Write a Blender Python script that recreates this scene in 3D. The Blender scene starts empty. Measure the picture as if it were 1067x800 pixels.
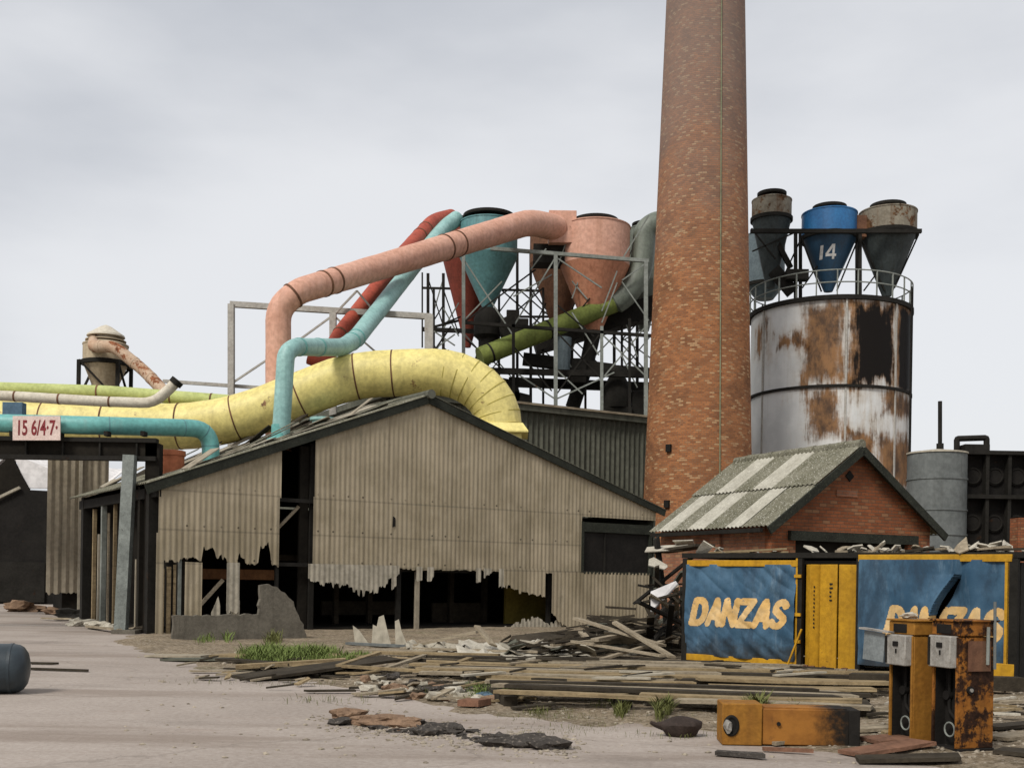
import bpy, bmesh, math, random
from mathutils import Vector, Matrix, noise as mnoise
rnd = random.Random(7)
PI = math.pi
scene = bpy.context.scene
COL = scene.collection
# ------------------------------------------------------------------ camera geometry
F, CX, HZ, RO, EYE = 1150.0, 533.5, 603.0, 0.016, 1.8
def cam(px, py):
    dx, dy = px - CX, HZ - py
    return dx*math.cos(RO) - dy*math.sin(RO), dx*math.sin(RO) + dy*math.cos(RO)
def P(px, py, Y):
    x, y = cam(px, py)
    return Vector((x/F*Y, Y, EYE + y/F*Y))
def G(px, py):
    x, y = cam(px, py)
    Y = EYE*F/(-y)
    return Vector((x/F*Y, Y, 0))
class Frame:
    def __init__(s, o, ang=0.0):
        s.o = Vector(o); s.a = ang; s.c = math.cos(ang); s.s = math.sin(ang)
    def w(s, v):
        return Vector((s.o.x + v[0]*s.c - v[1]*s.s, s.o.y + v[0]*s.s + v[1]*s.c, s.o.z + v[2]))
    def l(s, v):
        x, y = v[0]-s.o.x, v[1]-s.o.y
        return Vector((x*s.c + y*s.s, -x*s.s + y*s.c, v[2]-s.o.z))
    def plane(s, px, py, off=0.0):
        """pixel ray met with the vertical plane local y = off -> local (x, z)"""
        o = s.w((0, off, 0)); xr, yr = cam(px, py); xr /= F; yr /= F
        q = (o.x - xr*o.y)/(xr*s.s - s.c)
        t = o.y + q*s.s
        return q, EYE + yr*t - s.o.z
    def side(s, px, py, off=0.0):
        """pixel ray met with the vertical plane local x = off -> local (y, z)"""
        o = s.w((off, 0, 0)); xr, yr = cam(px, py); xr /= F; yr /= F
        q = (o.x - xr*o.y)/(xr*s.c + s.s)
        t = o.y + q*s.c
        return q, EYE + yr*t - s.o.z
WORLD = Frame((0, 0, 0), 0)
FR = {}
# ------------------------------------------------------------------ materials
def nd(nt, t, **k):
    n = nt.nodes.new(t)
    for a, v in k.items(): setattr(n, a, v)
    return n
def setin(n, **k):
    for a, v in k.items(): n.inputs[a.replace('_', ' ')].default_value = v
def c4(c): return (c[0], c[1], c[2], 1)
def mixc(nt, fac, a, b, mode='MIX'):
    m = nd(nt, 'ShaderNodeMix', data_type='RGBA', blend_type=mode)
    for sock, v in ((m.inputs[0], fac), (m.inputs[6], a), (m.inputs[7], b)):
        if hasattr(v, 'is_linked') or hasattr(v, 'links'): nt.links.new(v, sock)
        elif isinstance(v, (tuple, list)): sock.default_value = c4(v)
        else: sock.default_value = v
    return m.outputs[2]
def ramp(nt, val, lo, hi):
    r = nd(nt, 'ShaderNodeMapRange', interpolation_type='SMOOTHSTEP')
    nt.links.new(val, r.inputs[0]); r.inputs[1].default_value = lo; r.inputs[2].default_value = hi
    return r.outputs[0]
def mth(nt, op, a, b=None, c=None):
    m = nd(nt, 'ShaderNodeMath', operation=op)
    for i, v in enumerate((a, b, c)):
        if v is None: continue
        if isinstance(v, (int, float)): m.inputs[i].default_value = v
        else: nt.links.new(v, m.inputs[i])
    return m.outputs[0]
def noise(nt, vec, scale, detail=6, rough=.6, stretch=None):
    if stretch:
        mp = nd(nt, 'ShaderNodeMapping'); mp.inputs['Scale'].default_value = stretch
        nt.links.new(vec, mp.inputs['Vector']); vec = mp.outputs[0]
    n = nd(nt, 'ShaderNodeTexNoise'); setin(n, Scale=scale, Detail=detail, Roughness=rough)
    nt.links.new(vec, n.inputs['Vector'])
    return n.outputs['Fac']
MATS = {}
def mat_begin(name):
    m = bpy.data.materials.new(name); m.use_nodes = True
    nt = m.node_tree; b = nt.nodes['Principled BSDF']
    tc = nd(nt, 'ShaderNodeTexCoord')
    MATS[name] = m
    return m, nt, b, tc
def mat(name, col, col2=None, rust=None, rustamt=.0, scale=1.2, streak=0.0, streakcol=(.03, .027, .02), bump=.25, bscale=18, rough=.8, metal=0.0,
        rscale=2.0, speck=0.0, speckcol=(.5, .48, .42), streakdir=(1, 1, .05), sscale=5):
    m, nt, b, tc = mat_begin(name)
    v = tc.outputs['Object']
    col2 = col2 or tuple(c*.68 for c in col)
    n1 = noise(nt, v, scale, 8, .65)
    out = mixc(nt, ramp(nt, n1, .35, .66), col2, col)
    n2 = noise(nt, v, scale*7, 5, .6)
    out = mixc(nt, .35, out, mixc(nt, ramp(nt, n2, .3, .7), tuple(c*.55 for c in col), tuple(min(1, c*1.25) for c in col)))
    if streak:
        s = noise(nt, v, sscale, 4, .6, streakdir)
        out = mixc(nt, mth(nt, 'MULTIPLY', ramp(nt, s, .48, .75), streak), out, streakcol)
    if speck:
        sp = noise(nt, v, 30, 2, .5)
        out = mixc(nt, mth(nt, 'MULTIPLY', ramp(nt, sp, .58, .68), speck), out, speckcol)
    if rust:
        r = noise(nt, v, rscale, 9, .72)
        lo = .72 - rustamt*.4
        r2 = noise(nt, v, rscale*5, 5, .7)
        rc = mixc(nt, ramp(nt, r2, .35, .65), tuple(c*.35 for c in rust), rust)
        out = mixc(nt, ramp(nt, r, lo, lo+.07), out, rc)
    nt.links.new(out, b.inputs['Base Color'])
    setin(b, Roughness=rough, Metallic=metal)
    if rough >= .6: b.inputs['Specular IOR Level'].default_value = .12
    if bump:
        bn = noise(nt, v, bscale, 6, .65)
        bp = nd(nt, 'ShaderNodeBump'); setin(bp, Strength=bump, Distance=.03)
        nt.links.new(bn, bp.inputs['Height']); nt.links.new(bp.outputs[0], b.inputs['Normal'])
    return m
def brick_mat(name, c1, c2, mortar, light=0.0, uv=False, top_haze=None, dark=.35):
    m, nt, b, tc = mat_begin(name)
    v0 = tc.outputs['UV'] if uv else tc.outputs['Object']
    sx = nd(nt, 'ShaderNodeSeparateXYZ'); nt.links.new(v0, sx.inputs[0])
    cx = nd(nt, 'ShaderNodeCombineXYZ')
    if uv:
        nt.links.new(sx.outputs[0], cx.inputs[0]); nt.links.new(sx.outputs[1], cx.inputs[1])
    else:
        nt.links.new(mth(nt, 'ADD', sx.outputs[0], sx.outputs[1]), cx.inputs[0]); nt.links.new(sx.outputs[2], cx.inputs[1])
    def bk(a, bb, mo, ms):
        t = nd(nt, 'ShaderNodeTexBrick'); nt.links.new(cx.outputs[0], t.inputs['Vector'])
        t.inputs['Color1'].default_value = c4(a); t.inputs['Color2'].default_value = c4(bb); t.inputs['Mortar'].default_value = c4(mo)
        setin(t, Scale=1.0, Mortar_Size=ms, Brick_Width=.235, Row_Height=.085, Bias=0.0, Mortar_Smooth=.3)
        return t
    t1 = bk(c1, c2, mortar, .009)
    sel = bk((0, 0, 0), (1, 1, 1), (.4, .4, .4), .009)
    rgb = nd(nt, 'ShaderNodeSeparateColor'); nt.links.new(sel.outputs['Color'], rgb.inputs[0])
    out = t1.outputs['Color']
    v = tc.outputs['Object']
    n1 = noise(nt, v, .55, 8, .65)
    out = mixc(nt, mth(nt, 'MULTIPLY', ramp(nt, n1, .42, .68), dark), out, (.05, .035, .025))
    n2 = noise(nt, v, 9, 4, .6, (1, 1, 2.2))
    out = mixc(nt, mth(nt, 'MULTIPLY', ramp(nt, n2, .52, .7), .55), out, tuple(x*.35 for x in c1))
    if light:
        n3 = noise(nt, v, 1.1, 5, .6)
        fac = mth(nt, 'MULTIPLY', mth(nt, 'MULTIPLY', ramp(nt, rgb.outputs[0], .80, .92), ramp(nt, n3, .30, .5)), light)
        out = mixc(nt, fac, out, (.56, .36, .19))
    if top_haze:
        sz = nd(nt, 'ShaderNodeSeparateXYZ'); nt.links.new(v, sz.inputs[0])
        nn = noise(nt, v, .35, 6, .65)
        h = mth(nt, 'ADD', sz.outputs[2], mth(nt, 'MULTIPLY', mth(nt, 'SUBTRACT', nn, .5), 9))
        out = mixc(nt, mth(nt, 'MULTIPLY', ramp(nt, h, top_haze[0], top_haze[1]), .58), out, top_haze[2])  # grey glare haze painted over the brick, stronger with height
    nt.links.new(out, b.inputs['Base Color']); setin(b, Roughness=.9); b.inputs['Specular IOR Level'].default_value = .12
    bp = nd(nt, 'ShaderNodeBump'); setin(bp, Strength=.6, Distance=.02)
    nt.links.new(mth(nt, 'SUBTRACT', mth(nt, 'MULTIPLY', noise(nt, v, 25, 4), .5), t1.outputs['Fac']), bp.inputs['Height'])
    nt.links.new(bp.outputs[0], b.inputs['Normal'])
    return m

M = {}
M['asbestos'] = mat('weathered_asbestos_sheet', (.33, .285, .215), (.255, .22, .165), streak=.38, streakcol=(.085, .075, .055), scale=.7, bump=.15, rough=.95, sscale=3.2, speck=.25, speckcol=(.34, .31, .26))
M['asbestos_pale'] = mat('pale_asbestos_sheet', (.40, .36, .285), (.30, .27, .21), streak=.3, streakcol=(.09, .08, .06), scale=.9, bump=.2, rough=.95)
M['asbestos_dark'] = mat('dirty_corrugated_sheet', (.125, .125, .098), (.07, .072, .055), streak=.6, streakcol=(.035, .035, .028), scale=.5, bump=.15, rough=.95, sscale=3)
M['roof'] = mat('mossy_roof_sheet', (.19, .18, .135), (.105, .1, .065), scale=1.4, streak=.4, streakcol=(.05, .05, .03), speck=.7, bump=.5, rough=1)
M['rooflight'] = mat('pale_rooflight_sheet', (.43, .41, .345), (.31, .29, .235), scale=1.6, speck=.35, speckcol=(.15, .14, .1), bump=.2, rough=.7)
M['barge'] = mat('dark_barge_board', (.030, .032, .025), (.016, .017, .013), scale=2, speck=.4, speckcol=(.10, .105, .07), bump=.4)
M['interior'] = mat('near_black_interior', (.02, .017, .013), (.01, .0085, .007), scale=.8, bump=.3, rough=1)  # even near-black base for inner walls and other dark parts
M['rust_orange'] = mat('bare_orange_rusted_plate', (.15, .07, .03), (.08, .035, .015), bump=.2)  # plain rust colour of the inner plate
M['olive_dark'] = mat('dark_olive_panel', (.16, .12, .025), (.09, .07, .015), bump=.2)
M['timber'] = mat('grey_weathered_timber', (.34, .285, .205), (.20, .16, .11), scale=2.2, streak=.6, streakcol=(.06, .05, .035), streakdir=(.08, 2.2, 2.2), sscale=9, bump=.5, bscale=30, rough=.95)
M['timber_dark'] = mat('dark_rotten_timber', (.055, .045, .032), (.025, .02, .015), scale=2, streak=.4, streakdir=(.08, 2, 2), bump=.5, rough=.95)
M['timber_tan'] = mat('tan_timber_boards', (.31, .235, .135), (.17, .125, .07), scale=1.5, streak=.6, streakcol=(.05, .04, .025), streakdir=(.06, 2.4, 2.4), sscale=9, bump=.5, rough=.95)
M['moss_timber'] = mat('mossy_earthy_board', (.17, .155, .085), (.09, .085, .045), scale=1.2, streak=.5, streakdir=(.08, 2, 2), bump=.5)
M['timber_red'] = mat('reddish_board', (.21, .11, .07), (.11, .06, .04), scale=3, bump=.4, rough=.9)
M['yellow_duct'] = mat('yellow_duct_paint', (.74, .63, .225), (.62, .515, .165), rust=(.30, .15, .06), rustamt=.26, scale=.9, streak=.35, streakcol=(.20, .16, .05), sscale=2.5, bump=.12, rough=.55, rscale=1.6)
M['gore'] = mat('dark_yellow_seam', (.42, .35, .09), bump=0)
M['teal'] = mat('teal_pipe_paint', (.14, .40, .37), (.10, .30, .28), rust=(.2, .12, .06), rustamt=.10, scale=1.2, streak=.2, streakcol=(.3, .42, .38), bump=.12, rough=.5)
M['teal_pale'] = mat('faded_teal_paint', (.30, .50, .47), (.20, .37, .35), rust=(.2, .12, .06), rustamt=.17, scale=1.2, streak=.35, streakcol=(.10, .22, .2), bump=.12, rough=.5)
M['pink'] = mat('faded_pink_paint', (.62, .36, .27), (.52, .27, .19), rust=(.30, .15, .08), rustamt=.2, scale=.8, streak=.45, streakcol=(.36, .18, .11), bump=.12, rough=.6)
M['orange'] = mat('salmon_orange_paint', (.56, .20, .10), (.42, .135, .065), rust=(.18, .07, .03), rustamt=.12, scale=.9, streak=.35, streakcol=(.22, .075, .035), bump=.12, rough=.6)
M['coral'] = mat('coral_cone_paint', (.56, .26, .16), (.46, .19, .11), rust=(.18, .07, .03), rustamt=.14, scale=.9, streak=.4, streakcol=(.22, .08, .04), bump=.12, rough=.6)
M['red'] = mat('dull_red_paint', (.42, .09, .055), (.28, .06, .04), rust=(.16, .08, .04), rustamt=.18, scale=1.1, streak=.25, bump=.15, rough=.6)
M['red_dark'] = mat('dark_red_oxide_paint', (.20, .045, .03), (.11, .03, .02), rust=(.1, .05, .03), rustamt=.2, bump=.15, rough=.7)
M['rustbrown'] = mat('brown_rusted_steel', (.19, .095, .055), (.09, .045, .03), scale=1.2, streak=.4, bump=.3, rough=.85)
M['teal_deep'] = mat('deep_teal_paint', (.115, .27, .275), (.075, .19, .20), rust=(.1, .06, .035), rustamt=.1, scale=.9, streak=.4, streakcol=(.03, .07, .07), bump=.12, rough=.55)
M['green_duct'] = mat('moss_green_duct_paint', (.20, .235, .06), (.125, .155, .04), rust=(.15, .08, .03), rustamt=.12, scale=1, streak=.3, bump=.15, rough=.65)
M['green_pale'] = mat('pale_yellow_green_paint', (.46, .50, .20), (.36, .40, .14), rust=(.26, .13, .06), rustamt=.15, scale=1, bump=.12, rough=.6)
M['white_pipe'] = mat('cream_pipe_paint', (.60, .55, .45), (.48, .42, .33), rust=(.28, .10, .05), rustamt=.24, scale=1.4, bump=.15, rough=.6, rscale=1.2)
M['beige'] = mat('beige_cyclone_paint', (.44, .36, .25), (.34, .27, .18), rust=(.25, .12, .06), rustamt=.16, scale=1.3, streak=.3, streakcol=(.2, .14, .08), bump=.15, rough=.7)
M['beige_rust'] = mat('rusty_beige_paint', (.48, .36, .26), (.40, .24, .15), rust=(.30, .11, .05), rustamt=.5, scale=1.3, bump=.2, rough=.8)
M['grey_duct'] = mat('grey_green_and_glare_tone', (.155, .175, .14), (.09, .105, .08), scale=1, streak=.3, bump=.12, rough=.55)  # grey-green cyclone colour; also painted glare on the green duct's upper run
M['steel_dark'] = mat('dark_grimy_steel', (.022, .020, .017), (.011, .010, .008), rust=(.05, .026, .014), rustamt=.25, bump=.3, rough=.8)
M['steel_grey'] = mat('grey_green_structural_steel', (.25, .265, .24), (.15, .16, .14), rust=(.16, .08, .04), rustamt=.22, bump=.2, rough=.7)
M['steel_pale'] = mat('pale_grey_painted_steel', (.42, .40, .36), (.30, .275, .24), rust=(.24, .12, .06), rustamt=.2, bump=.2, rough=.7)
M['post_grey'] = mat('speckled_grey_post', (.235, .255, .235), (.12, .13, .12), rust=(.06, .05, .04), rustamt=.3, speck=.5, speckcol=(.06, .06, .055), bump=.3, rough=.8, rscale=5)
M['cyc_grey'] = mat('slate_grey_cyclone_paint', (.055, .065, .065), (.03, .036, .036), rust=(.14, .07, .04), rustamt=.12, streak=.4, bump=.12, rough=.6)
M['cyc_bluegrey'] = mat('blue_grey_cyclone_paint', (.16, .2, .215), (.11, .14, .155), streak=.3, bump=.1, rough=.6)
M['cyc_blue'] = mat('bright_blue_cyclone_paint', (.02, .155, .37), (.015, .10, .26), rust=(.06, .07, .08), rustamt=.08, streak=.35, streakcol=(.02, .06, .12), bump=.1, rough=.45)
M['cyc_blue_dark'] = mat('dark_blue_cone_paint', (.018, .065, .125), (.012, .045, .085), rust=(.05, .04, .035), rustamt=.12, streak=.3, bump=.1, rough=.55)
M['cyc_rusty'] = mat('rust_streaked_white_steel', (.25, .225, .175), (.16, .135, .10), rust=(.15, .075, .035), rustamt=.55, rscale=1.1, streak=.7, streakcol=(.10, .05, .025), sscale=3, bump=.15, rough=.75)
M['white_paint'] = mat('white_lettering_paint', (.74, .73, .70), (.6, .59, .55), bump=0, rough=.7)
M['sign'] = mat('pinkish_white_sign_paint', (.70, .56, .50), (.60, .45, .39), scale=3, bump=.1, rough=.7)
M['sign_red'] = mat('dark_red_lettering_paint', (.24, .04, .045), (.15, .03, .03), bump=0, rough=.8)
M['pump'] = mat('orange_pump_paint', (.30, .14, .024), (.19, .08, .015), rust=(.07, .03, .016), rustamt=.2, scale=2.5, streak=.45, streakcol=(.13, .055, .015), bump=.2, rough=.6, rscale=3.5)
M['pump_rusty'] = mat('blackened_orange_pump_paint', (.30, .12, .022), (.19, .066, .013), rust=(.04, .019, .011), rustamt=.66, scale=2.5, streak=.5, streakcol=(.06, .028, .012), bump=.3, rough=.75, rscale=3.0)
M['pump_black'] = mat('burnt_black_metal', (.018, .016, .014), (.01, .009, .008), rust=(.06, .03, .015), rustamt=.2, bump=.3, rough=.8)
M['dial'] = mat('dirty_white_dial', (.34, .32, .285), (.21, .195, .17), scale=7, streak=.5, speck=.3, speckcol=(.12, .08, .05), bump=.1, rough=.5)
M['danzas_yellow'] = mat('yellow_body_paint', (.50, .27, .02), (.36, .185, .015), rust=(.11, .05, .02), rustamt=.2, scale=1.6, streak=.35, streakcol=(.22, .11, .02), bump=.15, rough=.6, rscale=2.6)
M['curtain_plain'] = mat('faded_blue_curtain', (.085, .16, .27), (.05, .10, .185), scale=1.4, streak=.5, streakcol=(.02, .035, .055), streakdir=(1.4, 1, .22), sscale=2.4, speck=.12, bump=.12, bscale=9, rough=.6)
M['curtain_letter'] = mat('faded_orange_lettering', (.60, .37, .13), (.62, .47, .27), scale=1.8, bump=0, rough=.7, rust=(.14, .17, .22), rustamt=.26, rscale=4)
M['white_scrap'] = mat('white_plaster', (.50, .46, .38), (.33, .30, .24), scale=3, bump=.5, rough=1)
M['asphalt'] = mat('broken_asphalt', (.075, .066, .058), (.035, .031, .027), scale=4, speck=.4, speckcol=(.26, .22, .18), bump=.8, rough=1)
M['brownstone'] = mat('brown_rubble_stone', (.26, .17, .11), (.14, .09, .06), scale=4, bump=.8, rough=1)
M['barrel'] = mat('dark_blue_black_tank_paint', (.022, .034, .042), (.014, .02, .025), rust=(.09, .05, .03), rustamt=.1, bump=.12, rough=.42)
M['sack'] = mat('dark_brown_lump', (.05, .036, .03), (.025, .019, .016), scale=5, bump=.4, rough=.7)
M['concrete_wall'] = mat('grimy_rendered_wall', (.155, .138, .11), (.085, .075, .06), scale=1.4, streak=.3, speck=.3, speckcol=(.15, .14, .12), bump=.5, rough=1)
M['tank_grey'] = mat('weathered_grey_tank_steel', (.15, .16, .155), (.10, .108, .105), scale=.9, streak=.4, streakcol=(.07, .07, .065), bump=.25, rough=.8)
M['roof_white'] = mat('pale_far_roof_sheet', (.78, .75, .73), (.68, .65, .63), scale=.4, bump=.1, rough=.8)
M['blue_steel'] = mat('blue_painted_steel', (.10, .16, .22), bump=.1)
M['glassy'] = mat('dirty_clear_panel', (.20, .22, .22), (.12, .135, .135), scale=4, bump=.05, rough=.25)
M['conductor'] = mat('verdigris_copper_strip', (.23, .24, .15), (.15, .16, .10), scale=1, bump=0, rough=.7)
M['brick_wall'] = brick_mat('red_hut_brick', (.31, .105, .045), (.19, .062, .028), (.13, .085, .055), light=.25, dark=.5)
M['brick_pink'] = brick_mat('faded_pink_brick', (.34, .15, .085), (.25, .10, .055), (.18, .13, .095), light=.3, dark=.3)
M['brick_chimney'] = brick_mat('hazed_chimney_brick', (.40, .165, .066), (.215, .082, .038), (.22, .145, .09), light=.6, uv=True, top_haze=(13.5, 25.5, (.19, .175, .165)), dark=.42)
M['grass'] = mat('bright_weed_green', (.15, .19, .055), (.09, .12, .033), scale=3, bump=0, rough=.8)
M['grass_dry'] = mat('dull_weed_green', (.13, .135, .045), (.08, .085, .03), scale=3, bump=0, rough=.9)

def curtain_mat():
    m, nt, b, tc = mat_begin('faded_blue_lorry_curtain')
    v = tc.outputs['Object']; sx = nd(nt, 'ShaderNodeSeparateXYZ'); nt.links.new(v, sx.inputs[0])
    out = mixc(nt, ramp(nt, noise(nt, v, 1.1, 7, .65), .36, .64), (.033, .078, .13), (.068, .135, .205))
    w = noise(nt, v, 2.6, 6, .7, (1.5, 1, .3))
    out = mixc(nt, mth(nt, 'MULTIPLY', ramp(nt, w, .54, .72), .5), out, (.19, .26, .32))
    out = mixc(nt, mth(nt, 'MULTIPLY', ramp(nt, noise(nt, v, 1.7, 7, .7, (1.2, 1, .5)), .46, .66), .75), out, (.025, .045, .07))
    h = mth(nt, 'ADD', sx.outputs[2], mth(nt, 'MULTIPLY', mth(nt, 'SUBTRACT', noise(nt, v, 2.2, 7, .7), .5), 1.1))
    out = mixc(nt, mth(nt, 'MULTIPLY', mth(nt, 'SUBTRACT', 1.0, ramp(nt, h, .25, .78)), .85), out, (.03, .03, .028))
    nt.links.new(out, b.inputs['Base Color']); setin(b, Roughness=.6); b.inputs['Specular IOR Level'].default_value = .15
    bp = nd(nt, 'ShaderNodeBump'); setin(bp, Strength=.25, Distance=.03); nt.links.new(noise(nt, v, 7, 6, .6), bp.inputs['Height']); nt.links.new(bp.outputs[0], b.inputs['Normal'])
    return m
M['curtain'] = curtain_mat()
def foot_black_mat():
    m, nt, b, tc = mat_begin('foot_black_pump_paint'); v = tc.outputs['Object']
    sx = nd(nt, 'ShaderNodeSeparateXYZ'); nt.links.new(v, sx.inputs[0])
    out = mixc(nt, ramp(nt, noise(nt, v, 2.5, 8, .65), .35, .66), (.20, .078, .015), (.31, .13, .024))
    out = mixc(nt, mth(nt, 'MULTIPLY', ramp(nt, noise(nt, v, 6, 6, .7), .55, .7), .5), out, (.10, .045, .014))
    h = mth(nt, 'ADD', sx.outputs[0], mth(nt, 'MULTIPLY', mth(nt, 'SUBTRACT', noise(nt, v, 4, 8, .72), .5), .9))
    out = mixc(nt, ramp(nt, h, .95, 1.32), out, (.010, .008, .006))  # orange turns to black along the body towards the foot
    nt.links.new(out, b.inputs['Base Color']); setin(b, Roughness=.7); b.inputs['Specular IOR Level'].default_value = .2
    bp = nd(nt, 'ShaderNodeBump'); setin(bp, Strength=.2, Distance=.02); nt.links.new(noise(nt, v, 14, 6, .65), bp.inputs['Height']); nt.links.new(bp.outputs[0], b.inputs['Normal'])
    return m
M['foot_black'] = foot_black_mat()
def silo_mat():
    m, nt, b, tc = mat_begin('rust_stained_silo_steel')
    v = tc.outputs['Object']; uv = nd(nt, 'ShaderNodeSeparateXYZ'); nt.links.new(tc.outputs['UV'], uv.inputs[0])
    n1 = noise(nt, v, .5, 7, .6)
    out = mixc(nt, ramp(nt, n1, .35, .65), (.54, .55, .54), (.68, .685, .67))
    s = noise(nt, v, 2.0, 5, .6, (1, 1, .06))
    out = mixc(nt, mth(nt, 'MULTIPLY', ramp(nt, s, .52, .76), .25), out, (.30, .25, .20))
    out = mixc(nt, mth(nt, 'MULTIPLY', ramp(nt, noise(nt, v, .8, 9, .75, (1, 1, .4)), .58, .72), .4), out, (.36, .24, .14))
    wn = mth(nt, 'SUBTRACT', noise(nt, v, .55, 8, .68), .5)
    wf = mth(nt, 'SUBTRACT', noise(nt, v, 2.6, 7, .7, (1, 1, .13)), .5)
    def box(u0, u1, v0, v1, soft, amp):
        du = mth(nt, 'SUBTRACT', mth(nt, 'ABSOLUTE', mth(nt, 'SUBTRACT', uv.outputs[0], (u0+u1)/2)), (u1-u0)/2)
        dv = mth(nt, 'SUBTRACT', mth(nt, 'ABSOLUTE', mth(nt, 'SUBTRACT', uv.outputs[1], (v0+v1)/2)), (v1-v0)/2)
        d = mth(nt, 'MAXIMUM', du, dv)
        d = mth(nt, 'ADD', d, mth(nt, 'ADD', mth(nt, 'MULTIPLY', wn, amp*1.3), mth(nt, 'MULTIPLY', wf, amp*1.5)))
        return mth(nt, 'SUBTRACT', 1.0, ramp(nt, d, -soft*1.3, soft*.7))
    rc = mixc(nt, ramp(nt, noise(nt, v, 1.2, 8, .72, (1, 1, .6)), .36, .64), (.05, .022, .009), (.25, .12, .042))
    for bx in SILO_RUST: out = mixc(nt, mth(nt, 'MULTIPLY', box(bx[0]-.15, bx[1]+.15, bx[2]-.2, bx[3]+.2, bx[4]*2.2+.5, bx[5]*1.2), .6), out, (.36, .27, .17))
    for bx in SILO_RUST: out = mixc(nt, mth(nt, 'MULTIPLY', box(*bx), .93), out, rc)
    for bx in SILO_BLACK: out = mixc(nt, box(*bx), out, (.009, .007, .006))
    nt.links.new(out, b.inputs['Base Color']); setin(b, Roughness=.7); b.inputs['Specular IOR Level'].default_value = .12
    bp = nd(nt, 'ShaderNodeBump'); setin(bp, Strength=.15, Distance=.03)
    nt.links.new(noise(nt, v, 3, 5), bp.inputs['Height']); nt.links.new(bp.outputs[0], b.inputs['Normal'])
    return m
def ground_mat():
    m, nt, b, tc = mat_begin('pinkish_concrete_yard')
    v = tc.outputs['Object']
    out = mixc(nt, ramp(nt, noise(nt, v, .22, 8, .62), .36, .64), (.275, .228, .192), (.36, .305, .262))
    out = mixc(nt, mth(nt, 'MULTIPLY', ramp(nt, noise(nt, v, .5, 7, .7, (.35, 1.4, 1)), .55, .7), .5), out, (.17, .14, .115))
    out = mixc(nt, mth(nt, 'MULTIPLY', ramp(nt, noise(nt, v, .8, 7, .7, (.4, 1.2, 1)), .6, .72), .45), out, (.30, .20, .15))
    out = mixc(nt, .22, out, mixc(nt, ramp(nt, noise(nt, v, 14, 6, .7), .35, .65), (.2, .17, .15), (.48, .44, .40)))
    out = mixc(nt, mth(nt, 'MULTIPLY', ramp(nt, noise(nt, v, .35, 8, .68, (.3, 1.6, 1)), .48, .66), .6), out, (.19, .147, .115))
    out = mixc(nt, mth(nt, 'MULTIPLY', ramp(nt, noise(nt, v, .13, 7, .7), .56, .68), .45), out, (.13, .105, .088))
    out = mixc(nt, mth(nt, 'MULTIPLY', ramp(nt, noise(nt, v, 22, 3, .5), .66, .72), .7), out, (.10, .085, .07))
    vo = nd(nt, 'ShaderNodeTexVoronoi', feature='DISTANCE_TO_EDGE'); setin(vo, Scale=.22)
    wv = nd(nt, 'ShaderNodeVectorMath', operation='ADD'); nt.links.new(v, wv.inputs[0])
    nz = nd(nt, 'ShaderNodeTexNoise'); setin(nz, Scale=.9, Detail=6.0); nt.links.new(v, nz.inputs['Vector'])
    sc = nd(nt, 'ShaderNodeVectorMath', operation='SCALE'); sc.inputs['Scale'].default_value = 1.4
    nt.links.new(nz.outputs['Color'], sc.inputs[0]); nt.links.new(sc.outputs[0], wv.inputs[1]); nt.links.new(wv.outputs[0], vo.inputs['Vector'])
    crack = mth(nt, 'SUBTRACT', 1.0, ramp(nt, vo.outputs['Distance'], .002, .012))
    out = mixc(nt, mth(nt, 'MULTIPLY', crack, .22), out, (.12, .10, .08))
    nt.links.new(out, b.inputs['Base Color']); setin(b, Roughness=.9); b.inputs['Specular IOR Level'].default_value = .2
    bp = nd(nt, 'ShaderNodeBump'); setin(bp, Strength=.45, Distance=.03)
    nt.links.new(mth(nt, 'SUBTRACT', noise(nt, v, 9, 8, .7), mth(nt, 'MULTIPLY', crack, .5)), bp.inputs['Height']); nt.links.new(bp.outputs[0], b.inputs['Normal'])
    return m
M['ground'] = ground_mat()
def dirt_mat():
    m, nt, b, tc = mat_begin('brown_littered_earth')
    v = tc.outputs['Object']
    out = mixc(nt, ramp(nt, noise(nt, v, .8, 9, .7), .38, .62), (.15, .115, .072), (.31, .24, .155))
    out = mixc(nt, mth(nt, 'MULTIPLY', ramp(nt, noise(nt, v, .5, 7, .65, (.5, 1.3, 1)), .55, .68), .6), out, (.12, .125, .05))
    out = mixc(nt, .5, out, mixc(nt, ramp(nt, noise(nt, v, 11, 6, .75), .38, .62), (.06, .045, .03), (.36, .30, .23)))
    out = mixc(nt, mth(nt, 'MULTIPLY', ramp(nt, noise(nt, v, 17, 3, .6), .62, .7), .8), out, (.46, .42, .36))
    nt.links.new(out, b.inputs['Base Color']); setin(b, Roughness=1.0); b.inputs['Specular IOR Level'].default_value = .1
    bp = nd(nt, 'ShaderNodeBump'); setin(bp, Strength=.9, Distance=.06)
    nt.links.new(noise(nt, v, 8, 8, .75), bp.inputs['Height']); nt.links.new(bp.outputs[0], b.inputs['Normal'])
    return m
M['dirt'] = dirt_mat()
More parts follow.
